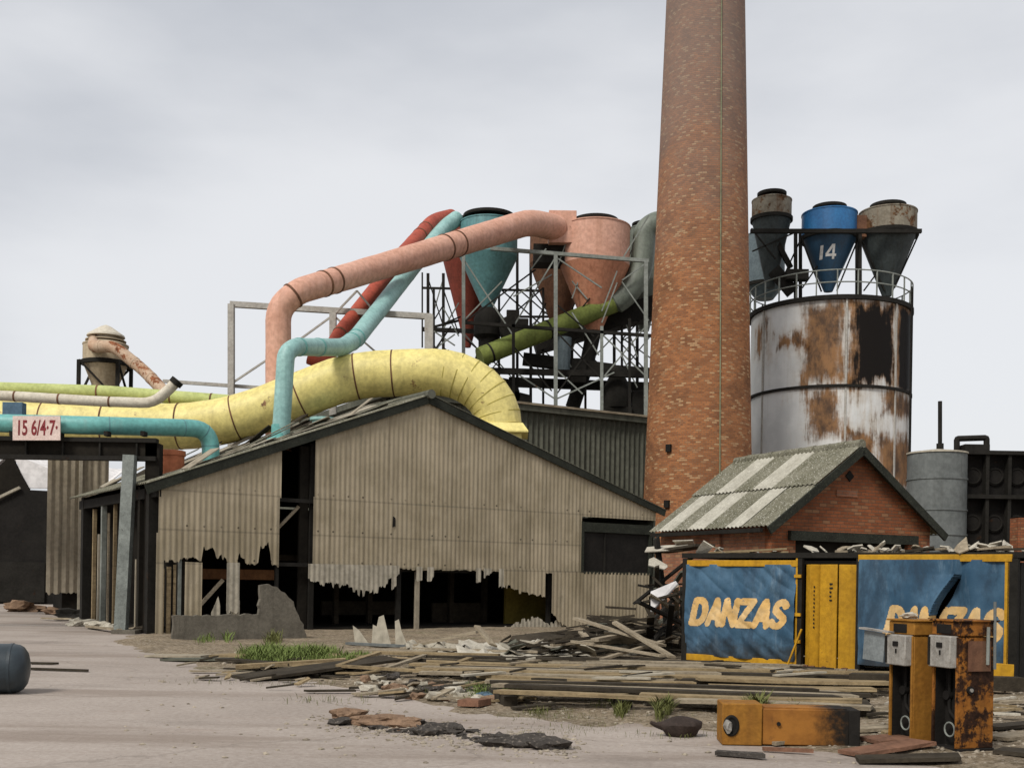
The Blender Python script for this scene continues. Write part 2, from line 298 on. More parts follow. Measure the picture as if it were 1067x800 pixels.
# ------------------------------------------------------------------ mesh building
class MB:
    def __init__(s, fr=WORLD): s.v = []; s.f = []; s.uv = {}; s.fr = fr
    def add(s, vs, fs, uvs=None):
        o = len(s.v); s.v += [Vector(x) for x in vs]
        for i, f in enumerate(fs):
            if uvs: s.uv[len(s.f)] = uvs[i]
            s.f.append(tuple(o+k for k in f))
        return s
    def box(s, c, size, rot=None):
        hx, hy, hz = size[0]/2, size[1]/2, size[2]/2
        vs = [Vector((x, y, z)) for x in (-hx, hx) for y in (-hy, hy) for z in (-hz, hz)]
        if rot is not None: vs = [rot @ v for v in vs]
        c = Vector(c)
        return s.add([c+v for v in vs], [(0, 1, 3, 2), (4, 6, 7, 5), (0, 4, 5, 1), (2, 3, 7, 6), (0, 2, 6, 4), (1, 5, 7, 3)])
    def bar(s, p, q, w=.1, h=None, up=(0, 0, 1)):
        p, q = Vector(p), Vector(q); h = h or w; d = q-p; L = d.length; d.normalize()
        up = Vector(up)
        if abs(d.dot(up)) > .97: up = Vector((0, 1, 0))
        sx = d.cross(up).normalized(); sz = sx.cross(d)
        return s.box((p+q)/2, (L, w, h), Matrix((d, sx, sz)).transposed())
    def tube(s, path, r, seg=20, cap=True):
        path = [Vector(p) for p in path]; n = len(path)
        rs = r if isinstance(r, (list, tuple)) else [r]*n
        T = []
        for i in range(n):
            a = (path[i]-path[i-1]).normalized() if i > 0 else None
            b = (path[i+1]-path[i]).normalized() if i < n-1 else None
            T.append((a or b) if not (a and b) else (a+b).normalized())
        u = Vector((0, 0, 1)) if abs(T[0].z) < .9 else Vector((1, 0, 0))
        u = (u - T[0]*u.dot(T[0])).normalized()
        vs, fs, uvs = [], [], []; L = 0
        for i in range(n):
            if i: 
                L += (path[i]-path[i-1]).length
                u = (u - T[i]*u.dot(T[i])).normalized()
            w = T[i].cross(u)
            for j in range(seg):
                a = 2*PI*j/seg; dv_ = u*math.cos(a)+w*math.sin(a)
                k = 1 + (.022*mnoise.noise((path[i]+dv_*rs[i])*1.6) if n > 30 else 0)
                vs.append(path[i] + dv_*rs[i]*k)
        for i in range(n-1):
            for j in range(seg):
                k = (j+1) % seg
                fs.append((i*seg+j, i*seg+k, (i+1)*seg+k, (i+1)*seg+j))
        if cap: fs.append(tuple(range(seg-1, -1, -1))); fs.append(tuple((n-1)*seg+j for j in range(seg)))
        return s.add(vs, fs)
    def lathe(s, c, prof, seg=48, cap=True, uvr=None):
        c = Vector(c); vs, fs, uvs = [], [], []
        for r, z in prof:
            for j in range(seg):
                a = 2*PI*j/seg + .5*PI + PI   # seam at the back (+y side starts at j = 0 .. a = 3/2 pi is front)
                a = 2*PI*j/seg + .5*PI
                vs.append(c + Vector((r*math.cos(a), r*math.sin(a), z)))
        for i in range(len(prof)-1):
            for j in range(seg):
                k = (j+1) % seg
                fs.append((i*seg+j, i*seg+k, (i+1)*seg+k, (i+1)*seg+j))
                R = uvr or prof[0][0]
                u0, u1 = 2*PI*R*j/seg, 2*PI*R*(j+1)/seg
                uvs.append([(u0, prof[i][1]), (u1, prof[i][1]), (u1, prof[i+1][1]), (u0, prof[i+1][1])])
        if cap:
            fs.append(tuple(range(seg-1, -1, -1))); uvs.append(None)
            fs.append(tuple((len(prof)-1)*seg+j for j in range(seg))); uvs.append(None)
        return s.add(vs, fs, uvs)
    def disc_x(s, c, d, r, t, seg=20):   # short drum along direction d
        d = Vector(d).normalized(); c = Vector(c)
        return s.tube([c-d*t/2, c+d*t/2], r, seg)
    def prism(s, pts, y0, y1):          # outline in local x,z extruded along local y
        n = len(pts)
        vs = [(x, y0, z) for x, z in pts] + [(x, y1, z) for x, z in pts]
        fs = [tuple(range(n)), tuple(range(2*n-1, n-1, -1))] + [(i, n+i, n+(i+1) % n, (i+1) % n) for i in range(n)]
        return s.add(vs, fs)
    def build(s, name, m, parent=None, bevel=0, smooth=True, solid=0, props=None):
        fr = FR[parent.name] if parent is not None else s.fr
        if parent is None and s.fr is WORLD: fr = WORLD
        vs = s.v if fr is s.fr else [fr.l(s.fr.w(v)) for v in s.v]
        me = bpy.data.meshes.new(name); me.from_pydata([tuple(v) for v in vs], [], s.f)
        if s.uv:
            ul = me.uv_layers.new(name='UVMap')
            for p in me.polygons:
                u = s.uv.get(p.index)
                if u:
                    for k, li in enumerate(p.loop_indices): ul.data[li].uv = u[k]
        me.materials.append(m); me.validate(); 
        bm = bmesh.new(); bm.from_mesh(me); bmesh.ops.recalc_face_normals(bm, faces=bm.faces); bm.to_mesh(me); bm.free()
        if smooth:
            for p in me.polygons: p.use_smooth = True
            me.set_sharp_from_angle(angle=math.radians(33))
        o = bpy.data.objects.new(name, me); COL.objects.link(o)
        if parent is not None: o.parent = parent; FR[o.name] = fr
        else:
            o.location = fr.o; o.rotation_euler = (0, 0, fr.a); FR[o.name] = fr
        if bevel:
            b = o.modifiers.new('bevel', 'BEVEL'); b.width = bevel; b.segments = 2; b.limit_method = 'ANGLE'
        if solid:
            b = o.modifiers.new('thickness', 'SOLIDIFY'); b.thickness = solid; b.offset = 0
            e = o.modifiers.new('edge_split', 'EDGE_SPLIT'); e.split_angle = math.radians(40)
        return o
def tag(o, label=None, cat=None, group=None, kind=None):
    if label: o['label'] = label
    if cat: o['category'] = cat
    if group: o['group'] = group
    if kind: o['kind'] = kind
    return o
def thing(name, label, cat, loc=(0, 0, 0), ang=0.0, group=None):
    o = bpy.data.objects.new(name, None); COL.objects.link(o)
    o.location = loc; o.rotation_euler = (0, 0, ang); o.empty_display_size = .3
    FR[o.name] = Frame(loc, ang)
    return tag(o, label, cat, group)
def solo(mb, name, m, label, cat, group=None, base=None, ang=0, **k):
    """a thing that is one mesh: origin at its base"""
    if mb.fr is WORLD:
        if base is None:
            xs = [v.x for v in mb.v]; ys = [v.y for v in mb.v]; zs = [v.z for v in mb.v]
            base = Vector(((min(xs)+max(xs))/2, (min(ys)+max(ys))/2, min(zs)))
        fr = Frame(base, ang); mb.v = [fr.l(v) for v in mb.v]; mb.fr = fr
    o = mb.build(name, m, None, **k)
    return tag(o, label, cat, group)
def copy_thing(o, loc, rotz=None, label=None):
    c = o.copy(); COL.objects.link(c); c.location = loc
    if rotz is not None: c.rotation_euler = (0, 0, rotz)
    if label: c['label'] = label
    for ch in [x for x in bpy.data.objects if x.parent == o]:
        d = ch.copy(); COL.objects.link(d); d.parent = c
        for g in [x for x in bpy.data.objects if x.parent == ch]:
            e = g.copy(); COL.objects.link(e); e.parent = d
    return c
def fillet(pts, r, n=5):
    pts = [Vector(p) for p in pts]; out = [pts[0]]
    for i in range(1, len(pts)-1):
        a, b, c = pts[i-1], pts[i], pts[i+1]
        rr = r[i-1] if isinstance(r, (list, tuple)) else r
        d1, d2 = (a-b), (c-b); rr = min(rr, d1.length*.49, d2.length*.49)
        p, q = b+d1.normalized()*rr, b+d2.normalized()*rr
        for k in range(n+1):
            t = k/n; out.append(p*(1-t)**2 + b*2*t*(1-t) + q*t*t)
    return out + [pts[-1]]
def lerp_pts(pts, x):
    if x <= pts[0][0]: return pts[0][1]
    for (a, b), (c, d) in zip(pts, pts[1:]):
        if x <= c: return b + (d-b)*(x-a)/max(1e-6, c-a)
    return pts[-1][1]
def hashn(i, s=0): return random.Random(i*7919+s*104729).random()
def corr(mb, s0, s1, top, bot, y=0.0, pitch=.177, amp=.0105, ds=.0295, jag=0.0, seed=0, jagtop=0.0, rows=1):
    """corrugated sheet in local x,z at local y; top/bot are polylines [(s,z)] or numbers"""
    n = max(2, int(round((s1-s0)/ds))); vs, fs = [], []
    tp = top if isinstance(top, list) else [(s0, top), (s1, top)]
    bt = bot if isinstance(bot, list) else [(s0, bot), (s1, bot)]
    for i in range(n+1):
        q = s0+(s1-s0)*i/n
        z1, z0 = lerp_pts(tp, q), lerp_pts(bt, q)
        if jag:
            k = int(q/.085+500)
            z0 += jag*((hashn(k, seed)-.5) + .8*(hashn(k//3, seed+1)-.5) + .25*(hashn(i, seed+2)-.5))
        if jagtop: z1 += jagtop*(hashn(int(q/.09+500), seed+5)-.5)
        z0 = min(z0, z1-.01)
        yy = y + amp*math.cos(2*PI*q/pitch)
        for r in range(rows+1): vs.append((q, yy, z0+(z1-z0)*r/rows))
    R = rows+1
    for i in range(n):
        for r in range(rows): fs.append((i*R+r, (i+1)*R+r, (i+1)*R+r+1, i*R+r+1))
    return mb.add(vs, fs)
def xform(mb_src, mb_dst, fn):
    o = len(mb_dst.v); mb_dst.v += [Vector(fn(v)) for v in mb_src.v]; mb_dst.f += [tuple(o+k for k in f) for f in mb_src.f]
    return mb_dst
def chunk(r, seed, sq=(1, 1, .6), sub=2, rough=.35):
    bm = bmesh.new(); bmesh.ops.create_icosphere(bm, subdivisions=sub, radius=1)
    off = Vector((seed*3.1, seed*1.7, seed*.9)); m = MB()
    vs = []
    for v in bm.verts:
        d = 1 + rough*2*(mnoise.noise(v.co*1.3+off)) + rough*.8*mnoise.noise(v.co*3.4+off)
        vs.append(Vector((v.co.x*d*r*sq[0], v.co.y*d*r*sq[1], v.co.z*d*r*sq[2])))
    fs = [tuple(v.index for v in f.verts) for f in bm.faces]; bm.free()
    m.add(vs, fs); return m
def text_mesh(s, size, fr_fn, name, m, parent, shear=0, bold=0, depth=.004):
    """flat lettering: fr_fn maps (x, y) of the text to world"""
    cu = bpy.data.curves.new('lettering', 'FONT'); cu.body = s; cu.size = size; cu.shear = shear; cu.offset = bold
    ob = bpy.data.objects.new('lettering', cu); COL.objects.link(ob)
    dg = bpy.context.evaluated_depsgraph_get(); me = ob.evaluated_get(dg).to_mesh()
    vs = [v.co.copy() for v in me.vertices]; fs = [tuple(p.vertices) for p in me.polygons]
    ob.evaluated_get(dg).to_mesh_clear(); bpy.data.objects.remove(ob); bpy.data.curves.remove(cu)
    w = max(v.x for v in vs); h = max(v.y for v in vs)
    mb = MB(); mb.add([fr_fn(v.x/w, v.y/h) for v in vs], fs)
    return mb.build(name, m, parent, smooth=False)
# ================================================================== THE SETTING
R = math.radians
gmb = MB(); gmb.add([(-700, -60, 0), (700, -60, 0), (700, 1400, 0), (-700, 1400, 0)], [(0, 1, 2, 3)])
tag(gmb.build('ground', M['ground'], smooth=False), kind='structure')
def inside(p, poly):
    c = False; n = len(poly)
    for i in range(n):
        a, b = poly[i], poly[i-1]
        if (a[1] > p[1]) != (b[1] > p[1]) and p[0] < (b[0]-a[0])*(p[1]-a[1])/(b[1]-a[1])+a[0]: c = not c
    return c
def edge_dist(p, poly):
    best = 1e9
    for i in range(len(poly)):
        a = Vector(poly[i-1]); b = Vector(poly[i]); q = Vector(p); d = b-a
        t = max(0, min(1, (q-a).dot(d)/max(1e-9, d.dot(d)))); best = min(best, (q-a-d*t).length)
    return best
_px = [(120, 668), (165, 683), (250, 700), (330, 712), (410, 724), (500, 742), (600, 751), (690, 757), (760, 762), (850, 780), (930, 792), (1080, 812)]
DIRT = [tuple(G(x, y).xy) for x, y in _px] + [(22, 10), (30, 40), (8, 52), (-10, 44), (-11, 34)]
def dirt_h(x, y):
    n = mnoise.noise(Vector((x*.6, y*.6, 3)))*.5 + mnoise.noise(Vector((x*2.3, y*2.3, 7)))*.25
    d = edge_dist((x, y), DIRT); ins = inside((x, y), DIRT)
    e = (d if ins else -d) + n*1.1
    if e < -.6: return None
    if e < 0: return .004 + e*.09
    return .004 + min(.10, e*.10)*(.55+n*.8) + .02*max(0, mnoise.noise(Vector((x*6, y*6, 1))))
dm = MB(); idx = {}
STEP = .16
for i in range(int(36/STEP)):
    for j in range(int(38/STEP)):
        x, y = -11+i*STEP, 9.5+j*STEP
        h = dirt_h(x, y)
        if h is not None: idx[i, j] = len(dm.v); dm.v.append(Vector((x, y, h)))
for (i, j) in list(idx):
    q = [(i, j), (i+1, j), (i+1, j+1), (i, j+1)]
    if all(k in idx for k in q): dm.f.append(tuple(idx[k] for k in q))
tag(dm.build('dirt_ground', M['dirt']), kind='structure')
def gz(p):
    h = dirt_h(p[0], p[1]); return max(0, h or 0)

# ================================================================== THE BIG SHED
A = R(30)
SO = G(165, 661); AS = R(35); SH = Frame(SO, AS)
def S(px, py): return SH.plane(px, py)
eL, ap, eR = S(165, 503), S(446, 415), S(685, 530)
Wd = eR[0]; zE = eL[1]; zA = ap[1]; zR = eR[1]
zJ1 = S(420, 527)[1]; zJ2 = S(420, 593)[1]
def slope_z(s): return zE + (zA-zE)*s/ap[0] if s < ap[0] else zA + (zR-zA)*(s-ap[0])/(Wd-ap[0])
def clad_mat(name, ca, cb, zs):
    m, nt, b, tc = mat_begin(name); v = tc.outputs['Object']
    sx = nd(nt, 'ShaderNodeSeparateXYZ'); nt.links.new(v, sx.inputs[0]); x, z = sx.outputs[0], sx.outputs[2]
    out = mixc(nt, ramp(nt, noise(nt, v, .6, 8, .62), .34, .66), cb, ca)
    wn = nd(nt, 'ShaderNodeTexWhiteNoise', noise_dimensions='1D'); nt.links.new(mth(nt, 'FLOOR', mth(nt, 'DIVIDE', x, .74)), wn.inputs['W'])
    out = mixc(nt, mth(nt, 'MULTIPLY', wn.outputs['Value'], .28), out, tuple(c*.62 for c in ca))
    st = noise(nt, v, 3.4, 5, .65, (1, 1, .07)); out = mixc(nt, mth(nt, 'MULTIPLY', ramp(nt, st, .48, .70), .5), out, (.13, .105, .065))
    st = noise(nt, v, 9, 4, .6, (1, 1, .12)); out = mixc(nt, mth(nt, 'MULTIPLY', ramp(nt, st, .5, .75), .22), out, (.48, .43, .34))
    out = mixc(nt, mth(nt, 'MULTIPLY', ramp(nt, noise(nt, v, 26, 3, .6), .5, .72), .22), out, (.12, .10, .075))
    out = mixc(nt, mth(nt, 'MULTIPLY', ramp(nt, noise(nt, v, .9, 7, .7, (1, 1, .6)), .57, .70), .45), out, (.15, .135, .095))
    for zj in zs:
        dz = mth(nt, 'ABSOLUTE', mth(nt, 'SUBTRACT', z, zj)); fx = mth(nt, 'ABSOLUTE', mth(nt, 'SUBTRACT', mth(nt, 'MULTIPLY', mth(nt, 'FRACT', mth(nt, 'DIVIDE', x, .53)), .53), .265))
        d = mth(nt, 'SQRT', mth(nt, 'ADD', mth(nt, 'MULTIPLY', dz, dz), mth(nt, 'MULTIPLY', fx, fx)))
        dot = mth(nt, 'MULTIPLY', mth(nt, 'SUBTRACT', 1.0, ramp(nt, d, .02, .045)), ramp(nt, noise(nt, v, 1.7, 3, .6), .42, .6)); out = mixc(nt, mth(nt, 'MULTIPLY', dot, .85), out, (.03, .022, .016))
        seam = mth(nt, 'SUBTRACT', 1.0, ramp(nt, mth(nt, 'ABSOLUTE', mth(nt, 'SUBTRACT', z, zj-.13)), .0, .05)); out = mixc(nt, mth(nt, 'MULTIPLY', seam, .35), out, (.07, .06, .045))
    nt.links.new(out, b.inputs['Base Color']); setin(b, Roughness=.95); b.inputs['Specular IOR Level'].default_value = .12
    bp = nd(nt, 'ShaderNodeBump'); setin(bp, Strength=.2, Distance=.03); nt.links.new(noise(nt, v, 14, 6, .65), bp.inputs['Height']); nt.links.new(bp.outputs[0], b.inputs['Normal'])
    return m
M['clad'] = clad_mat('stained_asbestos_cladding', (.40, .335, .235), (.28, .233, .155), (zJ1+.2, zJ2+.17, (zJ1+zJ2)/2+.1))
topline = [(0, zE-.1), (ap[0], zA-.1), (Wd, zR-.1)]
DEP = 9.0
shed = thing('corrugated_shed', 'long gabled shed clad in torn grey corrugated sheets, dark gaps along its foot', 'shed', SO, AS)
def poly(pts): return [S(x, y) for x, y in pts]
def sheet(x0, x1, top, bot, y, name='cladding_sheet', m='clad', jag=0, seed=0, jt=0, edge=0):
    mb = MB(SH)
    s0, s1 = S(x0, 560)[0], S(x1, 560)[0]
    t = top if not isinstance(top, list) else poly(top); b = bot if not isinstance(bot, list) else poly(bot)
    if top is topline: t = topline
    corr(mb, s0, s1, t, b, y, jag=jag, seed=seed, jagtop=jt)
    return mb.build(name, M[m], shed, solid=.008)
# upper row in two lifts, left of the dark slot
sheet(166, 292.5, topline, zJ1+.03, .012)
sheet(165, 291, zJ1+.12, [(163, 583), (210, 584), (212, 572), (222, 569), (226, 584), (231, 580), (236, 586), (247, 586), (249, 577), (254, 582), (262, 588), (269, 586), (271, 570), (281, 567), (283, 587), (293, 588)], 0.0, jag=.16, seed=2)
sheet(327.5, 683, topline, zJ1, .012)
hx_, hz_ = S(410, 543); MB(SH).prism([(hx_-.05, hz_-.2), (hx_+.06, hz_-.16), (hx_+.05, hz_+.12), (hx_-.03, hz_+.17)], -.034, -.02).build('hole_shade_patch', M['pump_black'], shed, smooth=False)  # dark patch stuck on the sheet to imitate the shade in a hole
sheet(326, 606, zJ1+.13, zJ2, -.004, jag=.05, seed=4)
# lower ragged row
sheet(321, 416, zJ2+.12, [(318, 600), (327, 607), (343, 610), (357, 613), (376, 617), (390, 616), (405, 608), (414, 597), (417, 596)], -.05, jag=.2, seed=5, m='asbestos_pale')
for x0, x1, yb, sd in ((408, 413, 612, 1), (434, 440, 606, 2), (445, 452, 604, 3), (496, 501, 607, 4), (504, 512, 601, 6), (520, 526, 612, 5)):
    sheet(x0, x1, zJ2+.1, [(x0, yb), (x1, yb-3)], -.045, jag=.12, seed=sd+10, m='asbestos_pale')
sheet(525, 568, zJ2+.1, [(525, 611), (540, 614), (552, 619), (562, 621), (570, 622)], -.05, jag=.16, seed=8)
sheet(575, 676, zJ2+.04, [(574, 638), (580, 646), (600, 662), (690, 662)], -.055, jag=.1, seed=9, jt=.05)
sheet(529, 600, [(529, 655), (545, 648), (560, 641), (575, 649), (600, 640)], -.05, .1, seed=12, jt=.22, m='asbestos_pale')
sheet(163, 171, zJ1-1.2, .05, 0, jag=.1, seed=13)
sheet(193, 211, [(190, 585), (213, 586)], .05, -.03, jag=.05, seed=14)
sheet(236.5, 250, [(236, 586), (251, 586)], [(236, 640), (243, 634), (251, 641)], -.03, jag=.25, seed=15, m='asbestos_pale')
sheet(222, 231, [(222, 634), (228, 618), (232, 640)], .1, .05, jag=.0, seed=16, jt=.3, m='asbestos_pale')
sheet(243, 252, [(243, 620), (248, 616), (253, 628)], .1, .08, jag=.0, seed=17, jt=.3, m='asbestos_pale')
for px, w, y1 in ((171, .10, 592), (178, .12, 590), (184, .07, 588), (189, .1, 560)):
    s = S(px, 600)[0]; z1_ = S(px, y1)[1]; MB(SH).box((s, .16+.02*(px % 3), z1_/2), (w, .05, z1_)).build('exposed_lath', M['timber_tan' if px != 189 else 'steel_grey'], shed)
# barge boards and roof
def along(s, dz, y): return (s, y, slope_z(s)+dz)
for s0, s1 in ((-.45, ap[0]), (ap[0], Wd+.35)):
    z0 = zE+(zA-zE)*s0/ap[0] if s0 < 0 else slope_z(s0)
    z1 = slope_z(s1) if s1 <= Wd else zR+(zR-zA)/(Wd-ap[0])*(s1-Wd)
    MB(SH).bar((s0, -.075, z0-.04), (s1, -.075, z1-.04), .05, .28).build('barge_board', M['barge'], shed)
def roof_slope(sa, za, sb, zb, y0, y1, name, m):
    L = math.hypot(sb-sa, zb-za); c, sn = (sb-sa)/L, (zb-za)/L
    src = MB(); corr(src, y0, y1, L, 0.0, 0, pitch=.177, amp=.03, rows=6)
    mb = MB(SH); xform(src, mb, lambda v: (sa+c*v.z - sn*v.y*1, v.x, za+sn*v.z + c*v.y + .12))
    return mb.build(name, M[m], shed, solid=.01)
roof_slope(-.45, zE-.14, ap[0], zA, -.12, DEP, 'roof', 'roof')
roof_slope(Wd+.4, zR-.19, ap[0], zA, -.12, DEP, 'roof', 'roof')
MB(SH).tube([(ap[0], -.25, zA+.12), (ap[0], DEP, zA+.12)], .16, 10).build('ridge_capping', M['asbestos_dark'], shed)
# broken loose sheets and battens lying up the left slope
for k in range(60):
    y = rnd.uniform(.1, 8.5); s = rnd.uniform(.3, ap[0]-.6); L = rnd.uniform(.6, 2.2); w = rnd.uniform(.12, .7)
    sl = (zA-zE)/ap[0]; up = rnd.choice([rnd.uniform(.0, .12), rnd.uniform(.05, .45)])
    mb = MB(SH).bar((s, y, zE+sl*s+.19), (s+L*.95, y+rnd.uniform(-.5, .5), zE+sl*(s+L*.95)+.19+up), w, .03)
    mb.build('loose_roof_sheet', M[rnd.choice(['asbestos_pale', 'timber_dark', 'asbestos', 'timber_dark', 'roof'])], shed)
# frame inside the gable, window, walls
def strut(px, y0, y1, m='steel_dark', off=.3, w=.16, nm='frame_post'):
    s = S(px, 600)[0]; MB(SH).box((s, off, (y0+y1)/2), (w, .12, y1-y0)).build(nm, M[m], shed)
strut(328, 0, slope_z(S(328, 600)[0])-.3); strut(321, 0, slope_z(S(321, 600)[0])-.3, 'interior', .45, .3)
strut(437, 0, zJ2+.2, 'asbestos', .15, .14); strut(418, 0, zJ2+.2, 'steel_dark', .2); strut(575, 0, zJ2, 'steel_dark', .2); strut(292, 0, 6, 'steel_dark', .3, .1)
for z, x0, x1 in ((S(310, 521)[1], 290, 330), (S(310, 588)[1], 290, 330), (zJ2-.02, 326, 606)):
    a, b = S(x0, 600)[0], S(x1, 600)[0]; MB(SH).box(((a+b)/2, .2, z), (b-a, .09, .12)).build('frame_rail', M['steel_dark'], shed)
a, b = S(292, 552), S(316, 527); MB(SH).bar((a[0], .35, a[1]), (b[0], .35, b[1]), .09).build('frame_brace', M['timber'], shed)
a, b = S(206, 637), S(236, 604); MB(SH).bar((a[0], .3, a[1]), (b[0], .3, b[1]), .1).build('frame_brace', M['timber'], shed)
a, b = S(606, 543), S(678, 599)
wx0, wx1, wz0, wz1 = a[0], b[0], b[1], a[1]
wf = MB(SH)
wf.box(((wx0+wx1)/2, .0, wz1-.2), (wx1-wx0, .1, .36)); wf.box(((wx0+wx1)/2, .0, wz0+.05), (wx1-wx0, .12, .1)); wf.box((wx0+.05, .0, (wz0+wz1)/2), (.1, .11, wz1-wz0)); wf.box((wx1-.06, .0, (wz0+wz1)/2), (.12, .11, wz1-wz0))
wfo = wf.build('window_frame', M['barge'], shed)
MB(SH).box((wx0+.33*(wx1-wx0), .02, (wz0+wz1)/2-.15), (.06, .06, wz1-wz0-.5)).build('mullion', M['steel_dark'], wfo)
MB(SH).box((wx0+(wx1-wx0)*.5, .045, (wz0+wz1)/2-.15), (wx1-wx0-.3, .012, wz1-wz0-.5)).build('dark_pane', M['pump_black'], wfo)
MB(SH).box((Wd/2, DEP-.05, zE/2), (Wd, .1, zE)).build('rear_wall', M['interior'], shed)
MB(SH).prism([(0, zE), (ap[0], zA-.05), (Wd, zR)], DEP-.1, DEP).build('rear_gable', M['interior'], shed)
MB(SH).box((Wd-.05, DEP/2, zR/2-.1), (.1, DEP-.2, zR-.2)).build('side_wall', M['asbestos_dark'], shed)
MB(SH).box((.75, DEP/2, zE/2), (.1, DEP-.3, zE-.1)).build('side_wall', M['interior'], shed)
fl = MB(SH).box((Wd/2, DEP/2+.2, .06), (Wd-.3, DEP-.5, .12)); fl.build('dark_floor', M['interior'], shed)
for x0, x1, y0, y1, off, m in ((196, 286, 592, 604, .9, 'rust_orange'), (526, 572, 612, 652, 1.6, 'olive_dark'), (335, 415, 626, 640, 3.5, 'timber_dark'), (450, 500, 630, 660, 3.2, 'timber_dark')):
    a = SH.plane(x0, y0, off); b = SH.plane(x1, y1, off); MB(SH).box(((a[0]+b[0])/2, off, max(.3, (a[1]+b[1])/2)), (b[0]-a[0], .1, abs(a[1]-b[1]))).build('inner_panel', M[m], shed)
for px in (350, 385, 470, 505, 545): MB(SH).box((SH.plane(px, 600, 3)[0], 3, 1.6), (.18, .18, 3.2)).build('inner_post', M['timber_dark'], shed)
MB(SH).box((Wd*.6, 3, 2.4), (Wd*.7, .15, .2)).build('inner_rail', M['timber_dark'], shed)
# side posts and ragged strips facing the gantry
for px, w, m, h in ((158, .35, 'steel_dark', 1), (146, .22, 'interior', 1), (117, .10, 'timber_tan', .95), (107, .16, 'steel_grey', .95), (96, .12, 'timber_tan', .9), (88, .3, 'steel_dark', 1), (75, .1, 'asbestos', .8), (101, .07, 'asbestos_pale', .7), (112, .06, 'timber', .85), (124, .12, 'timber_dark', 1), (152, .06, 'timber', .6), (83, .08, 'timber_tan', .6), (142, .07, 'asbestos', .5)):
    q = min(DEP-.2, SH.side(px, 640)[0])
    MB(SH).box((rnd.uniform(-.02, .05), q, zE*h/2), (w, w, zE*h)).build('side_post', M[m], shed)
MB(SH).box((-.05, DEP/2, zE-.25), (.14, DEP, .3)).build('eaves_beam', M['steel_dark'], shed)
# low broken rendered wall at the gable's foot
wbase = G(180, 668.5); WF = Frame(wbase, R(27))
def WP(px, py): return WF.plane(px, py)
wl = [(180, 668), (320, 671), (317, 655), (312, 640), (305, 627), (297, 617), (289, 612), (280, 609), (272, 609), (270, 640), (181, 641)]
wpts = [WP(x, y) for x, y in wl]
wpts = [(x, max(z, -.02)) for x, z in wpts]
dense = []
for i in range(len(wpts)):
    a, b = wpts[i], wpts[(i+1) % len(wpts)]; n = max(1, int(math.hypot(b[0]-a[0], b[1]-a[1])/.12))
    for k in range(n):
        t = k/n; j = 0.03 if (a[1] > .1 or b[1] > .1) else 0
        dense.append((a[0]+(b[0]-a[0])*t+rnd.uniform(-j, j), a[1]+(b[1]-a[1])*t+rnd.uniform(-j, j)))
mb = MB(WF).prism(dense, 0, .24)
solo(mb, 'broken_wall', M['concrete_wall'], 'low grimy rendered wall with a crumbling stepped end before the shed', 'wall', smooth=False)
# ------------------------------------------------------------------ rear building
RO_ = P(526, 600, 52.2).xy; RB = Frame((RO_[0], RO_[1], 0), A)
t0, t1 = RB.plane(530, 419), RB.plane(676, 430)
rear = thing('flat_roofed_plant_house', 'dark grey corrugated plant house behind the shed roof, below the steel lattice', 'building', RB.o, A)
zt = t0[1]; RW = 22
mb = MB(RB); corr(mb, -6, RW, zt-.35, 3.0, 0, pitch=.3, amp=.05, ds=.05); mb.build('cladding', M['asbestos_dark'], rear, solid=.01)
MB(RB).box((RW/2-3, .12+.2, zt/2), (RW+6, .3, zt-.5)).build('inner_wall', M['interior'], rear)
MB(RB).box((RW/2-3, 8, zt-.2), (RW+6.6, 16.6, .3)).build('roof', M['asbestos_dark'], rear)
MB(RB).box((RW/2-3, -.33, zt-.02), (RW+6.8, .12, .10)).build('roof_edge', M['timber'], rear)
MB(RB).box((RW/2-3, 15.8, zt/2), (RW+6, .3, zt-.5)).build('rear_wall', M['interior'], rear)
for x in (-5.9, RW-.1): MB(RB).box((x, 8, zt/2), (.2, 15, zt-.5)).build('side_wall', M['asbestos_dark'], rear)
# ------------------------------------------------------------------ chimney
CHY = 49.5
cb = P(725.5, 600, CHY); chim = thing('brick_chimney', 'tall tapering red brick factory chimney with grey haze painted in towards its top', 'chimney', (cb.x, CHY, 0))
k = CHY/F
r_lo = 56*k; z_lo = P(729, 525, CHY).z; r_hi = 40.5*k; z_hi = P(732, 2, CHY).z
dr = (r_hi-r_lo)/(z_hi-z_lo)
def chr_(z): return r_lo + dr*(z-z_lo)
cfr = FR[chim.name]
cpro = [(chr_(z), z) for z in [i*1.2 for i in range(0, 32)]]
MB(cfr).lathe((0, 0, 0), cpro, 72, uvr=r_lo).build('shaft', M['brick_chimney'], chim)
zt_c = cpro[-1][1]
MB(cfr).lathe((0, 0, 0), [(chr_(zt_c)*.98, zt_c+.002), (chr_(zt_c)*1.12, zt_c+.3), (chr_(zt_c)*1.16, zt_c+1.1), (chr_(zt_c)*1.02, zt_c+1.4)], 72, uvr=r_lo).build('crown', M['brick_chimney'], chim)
th = math.asin((750-730)/52)-math.atan2(cb.x, CHY)
strip = [((chr_(z)+.03)*math.sin(th), -(chr_(z)+.03)*math.cos(th), z) for z in [.4+i*2.2 for i in range(0, 14)]]
MB(cfr).tube(strip, .027, 6).build('lightning_conductor', M['conductor'], chim)
for px, py in ((701, 472), (701, 528)):
    t = math.asin((px-730)/55)-math.atan2(cb.x, CHY); z = P(px, py, CHY).z
    MB(cfr).box((chr_(z)*math.sin(t), -chr_(z)*math.cos(t), z), (.24, .24, .32), Matrix.Rotation(t, 3, 'Z')).build('vent_hole', M['pump_black'], chim)
